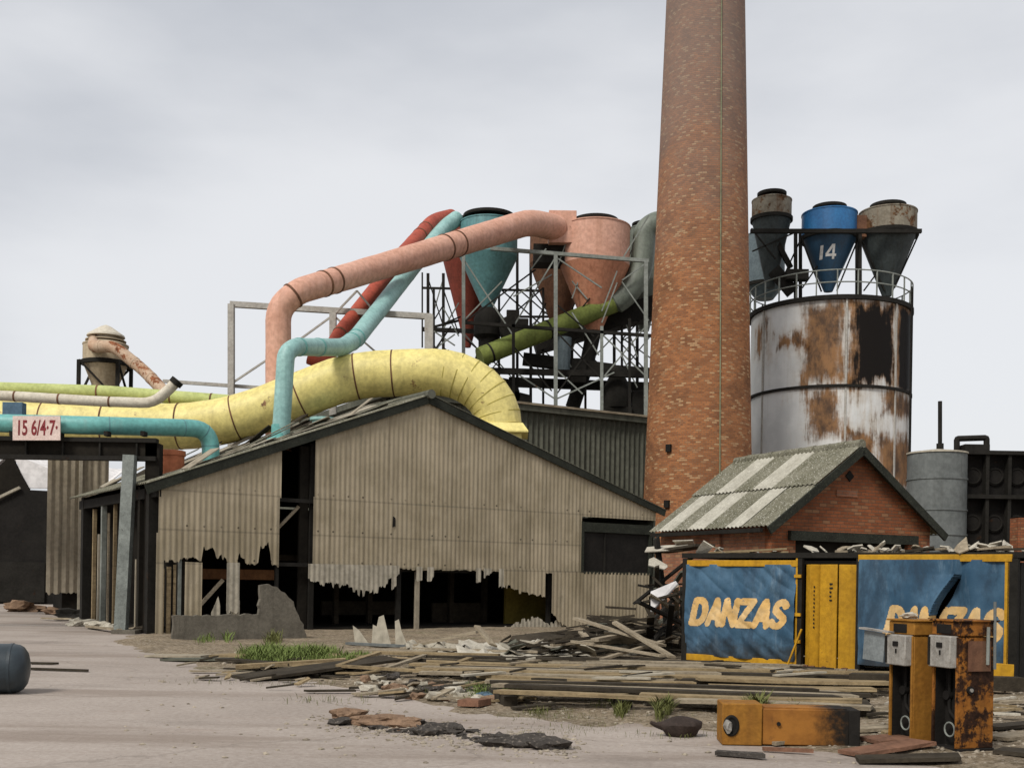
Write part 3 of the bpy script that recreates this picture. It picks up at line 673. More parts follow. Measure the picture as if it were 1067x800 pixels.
# ------------------------------------------------------------------ silo
SY = 58.0; sb = P(860, 600, SY); SR = 80.5*SY/F; ks = SY/F
def su(px):
    return PI*SR + SR*(math.asin(max(-1, min(1, (px-864)/80.5))) - math.atan2(sb.x, SY))
def sz(py): return P(864, py, SY-SR*.9).z
ZT = P(864, 309, SY-SR).z*1.0
def sbox(x0, x1, y0, y1, soft, amp): return (su(x0), su(x1), sz(y1), sz(y0), soft, amp)
SILO_RUST = [sbox(837, 880, 314, 400, .45, 1.5), sbox(881, 927, 311, 402, .3, 1.3), sbox(927, 946, 310, 403, .15, .7), sbox(843, 879, 402, 458, .4, 2.0), sbox(912, 946, 402, 434, .3, 1.4), sbox(908, 946, 448, 508, .4, 1.8), sbox(885, 908, 450, 474, .3, 1.4), sbox(812, 842, 343, 362, .2, 1.4), sbox(790, 800, 330, 360, .3, 1.6)]
SILO_BLACK = [sbox(889, 924, 318, 399, .2, 1.3), sbox(930, 945, 316, 402, .12, .7)]
M['silo'] = silo_mat()
silo = thing('rust_stained_silo', 'broad white steel silo streaked with brown rust and a black patch', 'silo', (sb.x, SY, 0)); sf = FR[silo.name]
zb = sz(403)
MB(sf).lathe((0, 0, 0), [(SR, .0), (SR, zb)], 96, uvr=SR).build('lower_shell', M['silo'], silo)
MB(sf).lathe((0, 0, 0), [(SR*.992, zb+.003), (SR*.992, ZT)], 96, uvr=SR).build('upper_shell', M['silo'], silo)
for z, r, h in ((zb, SR+.10, .14), (ZT, SR+.12, .22)):
    MB(sf).lathe((0, 0, 0), [(r-.2, z-h/2), (r, z-h/2), (r, z+h/2), (r-.2, z+h/2)], 96, cap=False).build('rim_band', M['steel_dark'], silo)
MB(sf).lathe((0, 0, 0), [(SR-.05, ZT+.02), (SR*.6, ZT+.25), (.3, ZT+.5)], 64).build('deck', M['steel_grey'], silo)
for px in (800, 880, 927):
    u = math.asin((px-864)/80.5)-math.atan2(sb.x, SY)
    MB(sf).box(((SR+.02)*math.sin(u), -(SR+.02)*math.cos(u), ZT/2), (.09, .06, ZT-.2), Matrix.Rotation(u, 3, 'Z')).build('seam_strip', M['steel_pale'], silo)
u = math.asin(.955)-math.atan2(sb.x, SY)
lad = MB(sf)
for du in (-.03, .03):
    lad.tube([((SR+.13)*math.sin(u+du), -(SR+.13)*math.cos(u+du), .2), ((SR+.13)*math.sin(u+du), -(SR+.13)*math.cos(u+du), ZT+1)], .035, 6)
for i in range(int(ZT/.35)):
    z = .4+i*.35; lad.bar(((SR+.13)*math.sin(u-.03), -(SR+.13)*math.cos(u-.03), z), ((SR+.13)*math.sin(u+.03), -(SR+.13)*math.cos(u+.03), z), .03)
lad.build('ladder', M['steel_dark'], silo)
rl = MB(sf); RH = 26.5*ks
NP = 26
for h in (RH, RH*.55): rl.tube([((SR+.05)*math.sin(2*PI*i/64), -(SR+.05)*math.cos(2*PI*i/64), ZT+h) for i in range(65)], .035, 6, cap=False)
rl.build('hand_rail', M['steel_grey'], silo)
for i in range(NP):
    a = 2*PI*i/NP+.05; MB(sf).box(((SR+.05)*math.sin(a), -(SR+.05)*math.cos(a), ZT+RH/2+.05), (.06, .06, RH-.1), Matrix.Rotation(a, 3, 'Z')).build('rail_post', M['steel_grey'], silo)
# ------------------------------------------------------------------ cyclones
def cyclone(label, cx, Y, rpx, ytop, ycyl, yapex, apx, m_cyl, m_cone, m_cap='steel_dark', capr=.62, caph=4, flange=True, apex_dx=0, group=None, drop=0, name='cyclone_separator'):
    k = Y/F; c = P(cx, ycyl, Y); r = rpx*k; zt_ = P(cx, ytop, Y-.9*r).z; zc = P(cx, ycyl, Y-.9*r).z; za = P(cx, yapex, Y).z
    zbase = za-drop
    t = thing(name, label, 'cyclone', (c.x, Y, zbase), 0, group); fr = FR[t.name]; b = zbase
    MB(fr).lathe((0, 0, -b), [(r, zc), (r, zt_-.06), (r*1.02, zt_-.06), (r*1.02, zt_), (r*.8, zt_+.1)], 48).build('drum', M[m_cyl], t)
    cone = MB(fr); seg = 48; n = 6; prof = []
    for i in range(n+1):
        q = i/n; prof.append((apx*k*(1-q)+r*.998*q, za*(1-q)+(zc-.003)*q))
    cone.lathe((0, 0, -b), prof, 48)
    if apex_dx: cone.v = [Vector((v.x+apex_dx*k*(1-(v.z+b-za)/(zc-za)), v.y, v.z)) for v in cone.v]
    co = cone.build('cone', M[m_cone], t)
    MB(fr).lathe((0, 0, -b), [(r*capr*.35, zt_+.08), (r*capr*.4, zt_+.1+caph*k*.5), (r*capr, zt_+.1+caph*k*.5), (r*capr, zt_+.1+caph*k), (r*capr*.3, zt_+.1+caph*k*1.5)], 40).build('cap', M[m_cap], t)
    if flange: MB(fr).lathe((0, 0, -b), [(r*.96, zc-.10), (r*1.07, zc-.10), (r*1.07, zc+.08), (r*.96, zc+.08)], 48, cap=False).build('flange', M['steel_dark'], t)
    return t, fr, b, (c.x, Y, za, zc, zt_, r, k)
teal, tf, tb, ti = cyclone('teal cyclone with a teal cone on the steel lattice, dark valve below it', 509, 61, 30, 224, 261, 322, 5, 'teal_deep', 'teal_deep', capr=.9, caph=6, flange=False, drop=2.0)
MB(tf).lathe((0, 0, 0), [(.55, .35), (.75, .5), (.75, 1.5), (.45, 2.02)], 24).build('rotary_valve', M['steel_dark'], teal)
MB(tf).tube([(.2, 0, .5), (-.35, 0, -1.2)], [.5, .42], 16).build('outlet_pipe', M['steel_dark'], teal)
red, rf, rb_, ri = cyclone('dark red cyclone half hidden behind the teal cyclone', 489, 65, 28, 228, 262, 362, 3, 'red_dark', 'red_dark', capr=.8, caph=3, flange=False)
pink, pf, pb, pi_ = cyclone('big salmon pink cyclone with a round cap, right of the teal one', 620, 61, 36, 227, 269, 345, 8, 'pink', 'coral', capr=.66, caph=6, flange=False, drop=3.6)
k = pi_[6]
MB(pf).tube([(0, 0, 3.6), (-.35, .1, 1.8), (-1.1, .4, -.6)], [.42, .4, .4], 16).build('outlet_pipe', M['steel_dark'], pink)
a = P(583, 238, 61); l = pf.l(P(573, 252, 60.2)); q = pf.l(P(584, 238, 60))
MB(pf).box((q.x+.1, -.6, q.z), (1.5, 1.5, 1.75)).build('inlet_box', M['pink'], pink, bevel=.03)
MB(pf).box((q.x-.5, -.2, q.z-1.3), (1.9, 1.3, 1.0)).build('inlet_shade_box', M['steel_dark'], pink)  # added dark box imitating the shade under the inlet
rus, uf, ub, ui = cyclone('brown rusted cyclone behind the salmon pink one, shade painted into its colour', 583, 65, 31, 232, 268, 348, 4, 'rustbrown', 'rustbrown', capr=.7, caph=3, flange=False)  # a red cyclone given dark brown, so its shade sits in the colour
gry, grf, gb_, gi = cyclone('grey green cyclone nearly hidden behind the brick chimney', 672, 64, 18, 234, 290, 345, 5, 'grey_duct', 'grey_duct', capr=.8, caph=4, flange=False)
# silo-top cyclones
ca, caf, cab, cai = cyclone('slim slate grey cyclone with a rusted drum, next to the chimney', 804, 58, 20.3, 203, 223, 300, 4.5, 'cyc_rusty', 'cyc_grey', capr=.74, caph=6)
cbw, cbf, cbb, cbi = cyclone('bright blue cyclone numbered in white, in the middle of the silo top', 864, 57.5, 28, 215, 241, 304, 4.5, 'cyc_blue', 'cyc_blue_dark', capr=.62, caph=6)
cc, ccf, ccb, cci = cyclone('rust streaked cyclone with a black cone at the silo top right edge', 925, 57.5, 29, 213, 237, 309, 4.5, 'cyc_rusty', 'cyc_grey', capr=.63, caph=6)
MB(ccf).box((-1.75, -.2, cci[4]-ccb-.9), (.9, .9, 1.1)).build('inlet_box', M['rustbrown'], cc)
MB(caf).bar((.9, -.6, .9), (0.0, -.5, 2.6), .25).build('side_chute', M['steel_dark'], ca)
bg, bgf, bgb, bgi = cyclone('plain blue grey round bin behind the slim grey cyclone', 797, 62, 20, 240, 293, 312, 9, 'cyc_bluegrey', 'cyc_bluegrey', capr=.5, caph=2, name='round_bin')
# "14" painted on the blue cone: strokes wrapped over the cone
def cone_pt(info, fr, b, px, py, out=.012):
    cx_, Y, za, zc, zt_, r, k = info
    z = P(px, py, Y-1).z; q = (z-za)/(zc-za); rr = 4.5*k*(1-q)+r*q
    x = P(px, py, Y-1).x-cx_; ph = math.asin(max(-1, min(1, x/rr)))
    return Vector(((rr+out)*math.sin(ph), -(rr+out)*math.cos(ph), z-b))
def stroke(mb, pts, w, n=6):
    for (x0, y0), (x1, y1) in pts:
        L = math.hypot(x1-x0, y1-y0); nx, ny = -(y1-y0)/L*w/2, (x1-x0)/L*w/2
        vs = []
        for i in range(n+1):
            t = i/n; x, y = x0+(x1-x0)*t, y0+(y1-y0)*t
            vs += [cone_pt(cbi, cbf, cbb, x+nx, y+ny), cone_pt(cbi, cbf, cbb, x-nx, y-ny)]
        mb.add(vs, [(2*i, 2*i+1, 2*i+3, 2*i+2) for i in range(n)])
mb = MB(cbf); stroke(mb, [((857, 255.5), (857.5, 268.5))], 2.6); mb.build('painted_number', M['white_paint'], cbw, smooth=False)
mb = MB(cbf); stroke(mb, [((868.3, 255), (868.8, 269)), ((867.6, 255.6), (861.8, 264.4)), ((861.2, 265), (871.6, 265.2))], 2.4); mb.build('painted_number', M['white_paint'], cbw, smooth=False)
# frame carrying the silo cyclones
sfm = thing('silo_top_frame', 'dark steel frame on the silo carrying the three top cyclones', 'frame', (sb.x, SY, ZT+.3)); sff = FR[sfm.name]
def post(px, y0, y1, Y, par, fr, m='steel_dark', w=.16, nm='post'):
    a, b = P(px, y0, Y), P(px, y1, Y); MB(fr).bar(fr.l(a), fr.l(b), w).build(nm, M[m], par)
def brace(p, q, Y, par, fr, m='steel_dark', w=.09, nm='brace', Y2=None):
    if nm == 'brace': w *= .8
    MB(fr).bar(fr.l(P(*p, Y)), fr.l(P(*q, Y2 or Y)), w).build(nm, M[m], par)
for px, Y in ((829, 57), (834, 60), (896, 56.5), (893, 60), (954, 57)): post(px, 240 if px < 950 else 240, 311 if px < 950 else 247, Y, sfm, sff)
for Y in (56, 60):
    brace((782, 241), (960, 241), Y, sfm, sff, w=.2, nm='beam')
for p, q in (((834, 245), (856, 304)), ((895, 247), (872, 303)), ((836, 300), (858, 268)), ((900, 303), (926, 268)), ((897, 250), (922, 303)), ((956, 247), (932, 300)), ((783, 238), (808, 270)), ((784, 262), (829, 242)), ((812, 298), (834, 250))):
    brace(p, q, 57.2, sfm, sff)
MB(sff).bar(sff.l(P(806, 281, 57)), sff.l(P(826, 305, 57)), .55).build('chute', M['steel_dark'], sfm)
MB(sff).box(sff.l(P(830, 287, 56.5)), (1.1, .6, .5)).build('motor', M['steel_dark'], sfm)
# ------------------------------------------------------------------ steel lattice with machinery
lat = thing('steel_lattice', 'open lattice of thin steel posts and braces under the coloured cyclones', 'lattice', (P(560, 600, 60).x, 60, zt-.05)); lf = FR[lat.name]
def foot(Y): return 603 - (zt-EYE)*F/Y
YF, YB = 58.0, 66.0
for px, y0, m, w in ((579, 265, 'steel_grey', .2), (673, 272, 'steel_grey', .2), (483, 262, 'steel_grey', .18), (627, 340, 'steel_grey', .16), (535, 330, 'steel_dark', .16), (656, 332, 'steel_dark', .14)):
    post(px, y0, foot(YF)+3, YF, lat, lf, m, w)
for px in (446, 462, 500, 539, 553, 596, 640, 664, 682): post(px, 285 if px < 470 else 262, foot(YB)+3, YB, lat, lf, 'steel_dark', .17)
for px in (452, 520, 566, 610, 648): post(px, 300, foot(62)+2, 62, lat, lf, 'steel_dark', .13)
brace((511, 259), (676, 272), YF, lat, lf, 'steel_grey', .18, 'beam')
for p, q, Y, w in (((483, 336), (680, 350), YF, .16), ((440, 343), (560, 348), 62, .22), ((500, 386), (684, 391), YF+1, .3), ((560, 378), (684, 388), 62, .4), ((440, 300), (690, 306), YB, .12), ((540, 330), (690, 330), YB, .12), ((530, 398), (690, 404), 63, .5)):
    brace(p, q, Y, lat, lf, 'steel_dark', w, 'beam')
for p, q, Y in (((483, 270), (535, 350), YF), ((579, 268), (535, 340), YF), ((579, 268), (627, 300), YF), ((558, 281), (483, 336), YF), ((579, 345), (627, 395), YF), ((627, 345), (579, 412), YF), ((627, 348), (673, 392), YF), ((673, 340), (627, 395), YF), ((579, 416), (540, 390), YF), ((579, 416), (640, 388), YF), ((446, 290), (462, 340), YB), ((462, 290), (446, 345), YB), ((446, 345), (464, 385), YB), ((464, 345), (446, 385), YB), ((500, 300), (539, 350), YB), ((539, 300), (500, 352), YB), ((539, 300), (596, 350), YB), ((596, 300), (540, 352), YB), ((596, 352), (640, 395), YB), ((640, 350), (596, 396), YB), ((640, 350), (682, 396), YB), ((682, 345), (640, 396), YB), ((500, 355), (539, 400), YB), ((539, 352), (500, 400), YB), ((555, 352), (596, 396), YB), ((452, 345), (474, 360), 60), ((455, 340), (480, 330), 60), ((610, 300), (648, 340), 62), ((648, 300), (610, 340), 62), ((648, 270), (664, 300), YB), ((662, 265), (640, 300), YB), ((520, 300), (566, 340), 62), ((566, 300), (520, 340), 62)):
    brace(p, q, Y, lat, lf, rnd.choice(['steel_dark', 'steel_grey', 'steel_grey']), .09)
for p, q, w in (((440, 284), (440, 362), .1), ((470, 340), (448, 372), .1), ((446, 342), (478, 334), .14)): brace(p, q, 59, lat, lf, 'steel_dark', w)
lr = random.Random(21)
for k in range(44):
    x0 = lr.choice([446, 462, 483, 500, 535, 553, 579, 596, 627, 648]); dx = lr.choice([16, 28, 40]); y0 = lr.uniform(262, 385); dy = lr.choice([-1, 1])*lr.uniform(18, 48)
    if x0 > 500 or y0 > 290: brace((x0, y0), (min(684, x0+dx), y0+dy), lr.choice([YF, 60, 62, YB]), lat, lf, lr.choice(['steel_grey', 'steel_grey', 'steel_dark']), .085)
# conveyor and machines
cv = MB(); cv.bar(P(556, 358, 62.5), P(690, 318, 62.5), 1.3, 1.15); solo(cv, 'inclined_conveyor', M['steel_dark'], 'black boxed conveyor climbing to the right beneath the moss green duct', 'conveyor', smooth=False)
cv = MB(); cv.bar(P(545, 374, 60.5), P(640, 386, 60.5), .7, .6); cv.box(P(601, 387, 60.4), (1.0, .8, 1.3)); solo(cv, 'screw_trough', M['steel_dark'], 'low black trough running level under the salmon pink cyclone outlet', 'trough', smooth=False)
mo = thing('fan_motor', 'black boxy fan and motor between the teal and pink cyclones', 'motor', P(536, 348, 60)); mf = FR[mo.name]
MB(mf).box((0, 0, .3), (1.5, 1.0, .9)).build('motor_block', M['steel_dark'], mo, bevel=.04)
MB(mf).disc_x((-.2, -.6, .2), (0, 1, 0), .62, .4).build('fan_casing', M['steel_dark'], mo)
MB(mf).box((-.1, 0, 1.0), (.7, .6, .5)).build('gearbox', M['steel_dark'], mo, bevel=.04)
for i, (px, py, lab) in enumerate(((524, 395, 'round black fan casing at the foot of the lattice, left end'), (643, 398, 'tall black machine with a rounded head before the chimney'))):
    z0 = zt
    pp = P(px, py, 60); q = thing('plant_machine', lab, 'machine', (pp.x, 60, z0)); qf = FR[q.name]
    MB(qf).box((0, 0, .5), (1.6, 1.2, 1.0)).build('plinth', M['steel_dark'], q, bevel=.05)
    if i == 0:
        MB(qf).disc_x((0, 0, 1.55), (0, 1, 0), .95, .6).build('casing', M['steel_dark'], q); MB(qf).bar((.2, 0, 1.6), (1.5, 0, 1.3), .6).build('outlet', M['steel_dark'], q)
    else:
        MB(qf).lathe((0, 0, 0), [(.75, 1), (.8, 2.0), (.45, 2.7), (.42, 3.0), (.2, 3.3)], 20).build('casing', M['steel_dark'], q); MB(qf).bar((.4, 0, 1.6), (1.9, 0, 2.0), .35).build('outlet', M['steel_dark'], q); MB(qf).box((1.3, 0, 1.0), (1.0, .8, 1.8)).build('side_box', M['steel_dark'], q, bevel=.05)
if False: dp = MB(); dp.tube([P(652, 330, 59), P(651, 370, 59), P(655, 412, 60)], [.3, .34, .34], 12); solo(dp, 'pale_down_pipe', M['steel_grey'], 'pale grey down pipe hanging between lattice braces near the chimney', 'pipe')
dp = MB(); dp.tube([P(587, 352, 60), P(586, 392, 60)], [.45, .38], 14); solo(dp, 'short_chute', M['cyc_bluegrey'], 'short blue grey chute under the middle of the lattice', 'chute')
# ------------------------------------------------------------------ big ducts and pipes
def ducting(name, label, m, path, r, seg=28, rings=(), ringm='steel_dark', cat='pipe', base=None, ringw=.1, ringr=1.05):
    p0 = base or path[0]
    t = thing(name, label, cat, (p0[0], p0[1], min(p[2] for p in path))); fr = FR[t.name]
    rs0 = r if isinstance(r, list) else [r]*len(path); P2, R2 = [path[0]], [rs0[0]]
    for i in range(len(path)-1):
        nn = max(1, int((path[i+1]-path[i]).length/.5))
        for k_ in range(1, nn+1): P2.append(path[i].lerp(path[i+1], k_/nn)); R2.append(rs0[i]+(rs0[i+1]-rs0[i])*k_/nn)
    path, r = P2, R2
    L = [fr.l(p) for p in path]
    MB(fr).tube(L, r, seg).build('pipe_run', M[m], t)
    rs = r if isinstance(r, list) else [r]*len(path)
    # rings at fractions of path length
    acc = [0]
    for a, b in zip(L, L[1:]): acc.append(acc[-1]+(b-a).length)
    for fq in rings:
        d = fq*acc[-1]
        for i in range(len(L)-1):
            if acc[i] <= d <= acc[i+1]:
                tt = (d-acc[i])/(acc[i+1]-acc[i]); c = L[i].lerp(L[i+1], tt); di = (L[i+1]-L[i]).normalized(); rr = (rs[i]*(1-tt)+rs[i+1]*tt)*ringr
                MB(fr).tube([c-di*ringw/2, c+di*ringw/2], rr, seg).build('joint_ring', M[ringm], t); break
    return t, fr
YY = 42.2
ky = YY/F
yp = [P(-140, 436, YY), P(60, 442, YY), P(195, 445, YY), P(250, 436, YY), P(310, 413, YY), P(365, 391, YY), P(420, 387, YY), P(478, 386, YY)]
zc = P(520, 440, YY)
path = fillet(yp + [Vector((zc.x-.02, YY, zc.z+46*ky)), Vector((zc.x, YY, zc.z))], [2, 2, 2.6, 3, 3, 2.5, 1.5, 2.2], 6)
# smooth the last bend into a proper elbow
yp2 = yp[:6] + [P(430, 388, YY), P(455, 387.5, YY)]
cxe, cye = 455, 387.5+66
elb = []
for i in range(1, 9):
    a = PI/2*(i/8); elb.append(P(455+65*math.sin(a), cye-66*math.cos(a)+ (0 if a < 1.5 else 0), YY))
body = fillet(yp2[:-1]+[P(450, 387.5, YY)], 3.0, 5)
elb = [P(450+70*math.sin(PI/2*i/8), 444-56.5*math.cos(PI/2*i/8), YY) for i in range(1, 9)]
ypath = body + elb
ydu, yfr = ducting('large_yellow_duct', 'fat yellow duct snaking over the shed roof to a flared elbow', 'yellow_duct', ypath, 24.0*ky, 40, (.16, .27, .36, .47, .555, .655, .745, .80), cat='duct', ringw=.055, ringr=1.012, ringm='rustbrown')
# elbow gore seams
for i in range(1, 8):
    c = yfr.l(P(450+70*math.sin(PI/2*i/8), 444-56.5*math.cos(PI/2*i/8), YY)); a = PI/2*i/8; di = Vector((70*math.cos(a), 0, -56.5*math.sin(a))).normalized()
    MB(yfr).tube([c-di*.02, c+di*.02], 24.0*ky*1.006, 40).build('gore_seam', M['gore'], ydu)
e = yfr.l(P(520, 444, YY))
sq = MB(yfr); hw = 24*ky
for (z0, w0, z1, w1) in ((.02, hw*1.02, -.30, hw*1.26), ):
    vs = [(e.x+sx*w, e.y+sy*w, e.z+z) for z, w in ((z0, w0), (z1, w1), (z1-.05, w1), (z1-.05, hw*.98), (z1-1.9, hw*.98)) for sx, sy in ((-1, -1), (1, -1), (1, 1), (-1, 1))]
    fs = [(0, 1, 2, 3)]
    for r_ in range(4):
        for j in range(4): fs.append((r_*4+j, r_*4+(j+1) % 4, r_*4+4+(j+1) % 4, r_*4+4+j))
    sq.add(vs, fs)
sq.build('flared_hood', M['yellow_duct'], ydu, smooth=False)
ks_ = lambda px, Y: px*Y/F
def rpx(px, Y): return px*Y/F
# pink pipe
pp_ = [P(290, 470, 44.2), P(290, 322, 44.2), P(309, 304, 44.2), P(420, 271, 49.5), P(553, 231, 58.3), P(580, 238, 60)]
pth = fillet(pp_, [2.0, 1.0, 1.2, 1.3], 4)
ducting('long_pink_pipe', 'long faded pink pipe rising from the yellow duct to the salmon cyclone', 'pink', pth, [rpx(13.2, p.y) for p in pth], 28, (.235, .30, .325, .62, .66), 'rustbrown', ringw=.09)
# red pipe
pp_ = [P(322, 372, 46), P(338, 378, 46), P(352, 350, 47), P(395, 296, 51), P(422, 262, 55), P(452, 230, 60), P(470, 226, 62)]
pth = fillet(pp_, [.8, .8, .5, .5, 1.0], 4)
ducting('red_pipe', 'dull red pipe climbing steeply behind the pink and teal pipes', 'red', pth, [rpx(7.6, p.y) for p in pth], 24, (.12, .2, .45, .52, .74, .80), 'rustbrown', ringw=.1)
# tall teal pipe
pp_ = [P(292, 465, 37.5), P(298, 368, 37.5), P(307, 361.5, 37.8), P(357, 362, 42), P(371, 353, 44), P(462, 238, 60), P(476, 228, 61)]
pth = fillet(pp_, [.55, .4, .45, .45, .8], 4)
tp, tpf = ducting('tall_teal_pipe', 'teal pipe standing on the shed roof, kinked and rising to the teal cyclone', 'teal_pale', pth, [rpx(9.2 if p.y < 45 else 8.0, p.y) for p in pth], 24, (.13, .185, .31, .335), 'teal', ringw=.12)
e = tpf.l(P(292, 458, 37.5)); MB(tpf).lathe((e.x, e.y, e.z-.05), [(.30, .55), (.31, .12), (.46, .06), (.46, -.02)], 24).build('roof_collar', M['teal'], tp)
# moss green duct with an elbow greyed by painted glare, from the hidden cyclone
pth = fillet([P(500, 372, 58.5), P(650, 312, 61), P(668, 285, 61), P(672, 240, 61), P(684, 232, 61), P(700, 234, 62)], [1.6, 1.6, 1.0, .8], 5)
gd = thing('moss_green_duct', 'moss green duct sloping down to the left behind the yellow elbow', 'duct', P(500, 372, 58.5)); gf = FR[gd.name]
cut = 1
low = [p for p in pth if p.x <= P(640, 315, 61).x]; 
low = low + [P(640, 316, 60.9)]; high = [P(640.3, 315.8, 60.9)] + [p for p in pth if p.x > P(640, 315, 61).x]
MB(gf).tube([gf.l(p) for p in low], rpx(9.8, 60), 24).build('lower_run', M['green_duct'], gd)
MB(gf).tube([gf.l(p) for p in high], [rpx(9.8, 60)]+[rpx(12, 61)]*(len(high)-1), 24).build('upper_run', M['grey_duct'], gd)
for fx in ((508, 368), (576, 341)):
    p = gf.l(P(*fx, 59)); d = (gf.l(P(650, 312, 61))-gf.l(P(500, 372, 58.5))).normalized()
    b_ = gf.l(P(500, 372, 58.5)); t_ = (p-b_).dot(d); c = b_+d*t_
    MB(gf).tube([c-d*.05, c+d*.05], rpx(10.3, 60), 24).build('joint_ring', M['steel_dark'], gd)
# left-hand pipes
pth = [P(-160, 402, 43), P(0, 405, 43), P(110, 408.5, 43), P(236, 418, 43), P(262, 424, 43)]
ducting('pale_green_pipe', 'pale yellow green pipe, topmost of the level pipes at the left', 'green_pale', pth, rpx(7.0, 43), 20, (.62, .8, .9), 'rustbrown', ringw=.06)
pth = fillet([P(-160, 408, 37), P(0, 412, 37), P(100, 418, 37), P(160, 420, 37), P(178, 404, 37), P(184, 397, 37)], [.5, .5, .6, .5], 4)
wp, wpf = ducting('cream_pipe', 'thin rust spotted cream pipe bending up at its right end', 'white_pipe', pth, rpx(5.4, 37), 20, (.5, .63, .78), 'rustbrown', ringw=.06)
e = wpf.l(P(183, 399, 37)); d = (wpf.l(P(184, 397, 37))-wpf.l(P(178, 404, 37))).normalized(); MB(wpf).tube([e-d*.05, e+d*.12], .22, 16).build('end_flange', M['steel_dark'], wp)
GY = 33.0
pth = fillet([P(-160, 437, GY), P(0, 441, GY), P(206, 447, GY), P(219.5, 460, GY+.1), P(219.5, 500, GY+.2)], [.5, .45, .35], 5)
pth = fillet([P(-160, 437, GY), P(205, 447, GY), P(219.5, 449, GY), P(219.5, 500, GY+.2)], [.5, .45], 6)
pth = fillet([P(-160, 437, GY), P(110, 443.5, GY), P(219.5, 446.5, 35.3), P(219.5, 506, 35.3)], [1.5, .68], 7)
tl, tlf = ducting('level_teal_pipe', 'teal pipe lying along the gantry and elbowing down onto the shed roof', 'teal', pth, rpx(9.3, GY+1), 24, (.45, .62, .80, .86, .9), 'teal_deep', ringw=.035, ringr=1.012)
# orange stub
ov = thing('orange_roof_vent', 'stubby orange vent pipe on the shed roof under the yellow duct', 'vent', P(179, 503, 35)); of = FR[ov.name]
e = of.l(P(179, 470, 35)); MB(of).lathe((e.x, e.y, 0), [(rpx(12, 35), -.3), (rpx(13, 35), e.z-.15)], 28).build('stub', M['orange'], ov); MB(of).lathe((e.x, e.y, 0), [(rpx(12, 35), e.z-.15), (rpx(14.2, 35), e.z-.15), (rpx(14.2, 35), e.z), (rpx(12, 35), e.z+.02)], 28).build('rim', M['orange'], ov)
# teal stump seen on the ridge behind
st = MB(); b = P(337, 440, 41); st.lathe((b.x, b.y, 0), [(.42, b.z-.5), (.42, b.z+.05), (.5, b.z+.06), (.5, b.z+.16)], 20); solo(st, 'low_roof_cowl', M['teal_pale'], 'low pale teal cowl on the roof beneath the yellow duct', 'vent')
# ------------------------------------------------------------------ pipe support frame
sfr = thing('pipe_support_frame', 'pale grey steel goalpost frame standing behind the pink pipe', 'frame', P(345, 600, 48)); s2 = FR[sfr.name]
sfr.location.z = 0; s2.o.z = 0
for px, y0, y1, w in ((241, 317, 603, .26), (347, 326, 603, .28), (447, 328, 603, .36)): post(px, y0, y1, 48, sfr, s2, 'steel_pale', w)
for p, q, w in (((240, 317), (449, 330), .24), ((170, 397), (330, 408), .14)): brace(p, q, 48.3, sfr, s2, 'steel_pale', w, 'beam')
for p, q in (((242, 399), (278, 375)), ((345, 330), (312, 354)), ((349, 330), (393, 368)), ((372, 303), (346, 330)), ((372, 303), (392, 327))): brace(p, q, 48, sfr, s2, 'steel_pale', .1)
# ------------------------------------------------------------------ beige cyclone on the tall store
store = None
TS = P(48, 600, 45.5); TF = Frame((TS.x, TS.y, 0), A)
tz = TF.plane(60, 466)[1]
store = thing('tall_clad_store', 'tall narrow store clad in grey sheets behind the gantry posts', 'building', TF.o, A)
w_t = TF.plane(112, 600)[0]
mb = MB(TF); corr(mb, 0, w_t*.52, tz, .9, 0, pitch=.3, amp=.03, ds=.05, jag=.1, seed=3); mb.build('cladding_sheet', M['asbestos'], store, solid=.01)
mb = MB(TF); corr(mb, w_t*.55, w_t, tz, TF.plane(95, 521)[1], .05, pitch=.3, amp=.03, ds=.05, jag=.15, seed=4); mb.build('cladding_sheet', M['asbestos'], store, solid=.01)
MB(TF).box((w_t*.53, -.06, tz/2), (.12, .1, tz)).build('corner_strip', M['asbestos_pale'], store)
MB(TF).box((w_t/2+.3, 1.5, tz/2-.2), (w_t-.7, 2.6, tz-.5)).build('inner_wall', M['interior'], store)
MB(TF).box((w_t/2+.2, 1.6, tz+.05), (w_t+.2, 3.4, .2)).build('roof', M['roof'], store)
MB(TF).bar((w_t*.62, -.15, TF.plane(95, 521)[1]-.1), (w_t*1.05, -.2, TF.plane(95, 521)[1]+.25), .16).build('lower_ledge', M['asbestos_pale'], store)
c = TF.w((w_t*1.0, 1.7, tz+.15))
BY = c.y
bz, bzf, bzb, bzi = cyclone('beige cyclone with a conical hat above the pipes at far left', 110, BY, 22.5, 355, 375, 412, 9, 'beige', 'beige', 'beige', capr=.9, caph=2, drop=0)
k = BY/F; r_ = 22.5*k
MB(bzf).lathe((0, 0, bzi[4]-bzb), [(r_*.5, .05), (r_*.52, .32), (r_*.85, .34), (r_*.82, .42), (r_*.25, .78), (.05, .86)], 32).build('conical_hat', M['white_pipe'], bz)
for a in range(4):
    x, y = r_*1.25*math.cos(PI/4+a*PI/2), r_*1.25*math.sin(PI/4+a*PI/2); zc_ = bzi[3]-bzb
    MB(bzf).bar((x, y, tz+.1-bzb), (x, y, zc_), .14).build('leg', M['steel_dark'], bz)
    x2, y2 = r_*1.25*math.cos(PI/4+(a+1)*PI/2), r_*1.25*math.sin(PI/4+(a+1)*PI/2)
    MB(bzf).bar((x, y, zc_-.05), (x2, y2, zc_-.05), .12).build('ring_beam', M['steel_dark'], bz); MB(bzf).bar((x, y, zc_), (x2, y2, zc_-1.7), .08).build('brace', M['steel_dark'], bz)
pth = fillet([P(99, 352, BY), P(97, 362, BY-1.4), P(118, 360, BY-1.6), P(150, 386, BY-2), P(172, 409, BY-3)], [.5, .6, .5], 4)
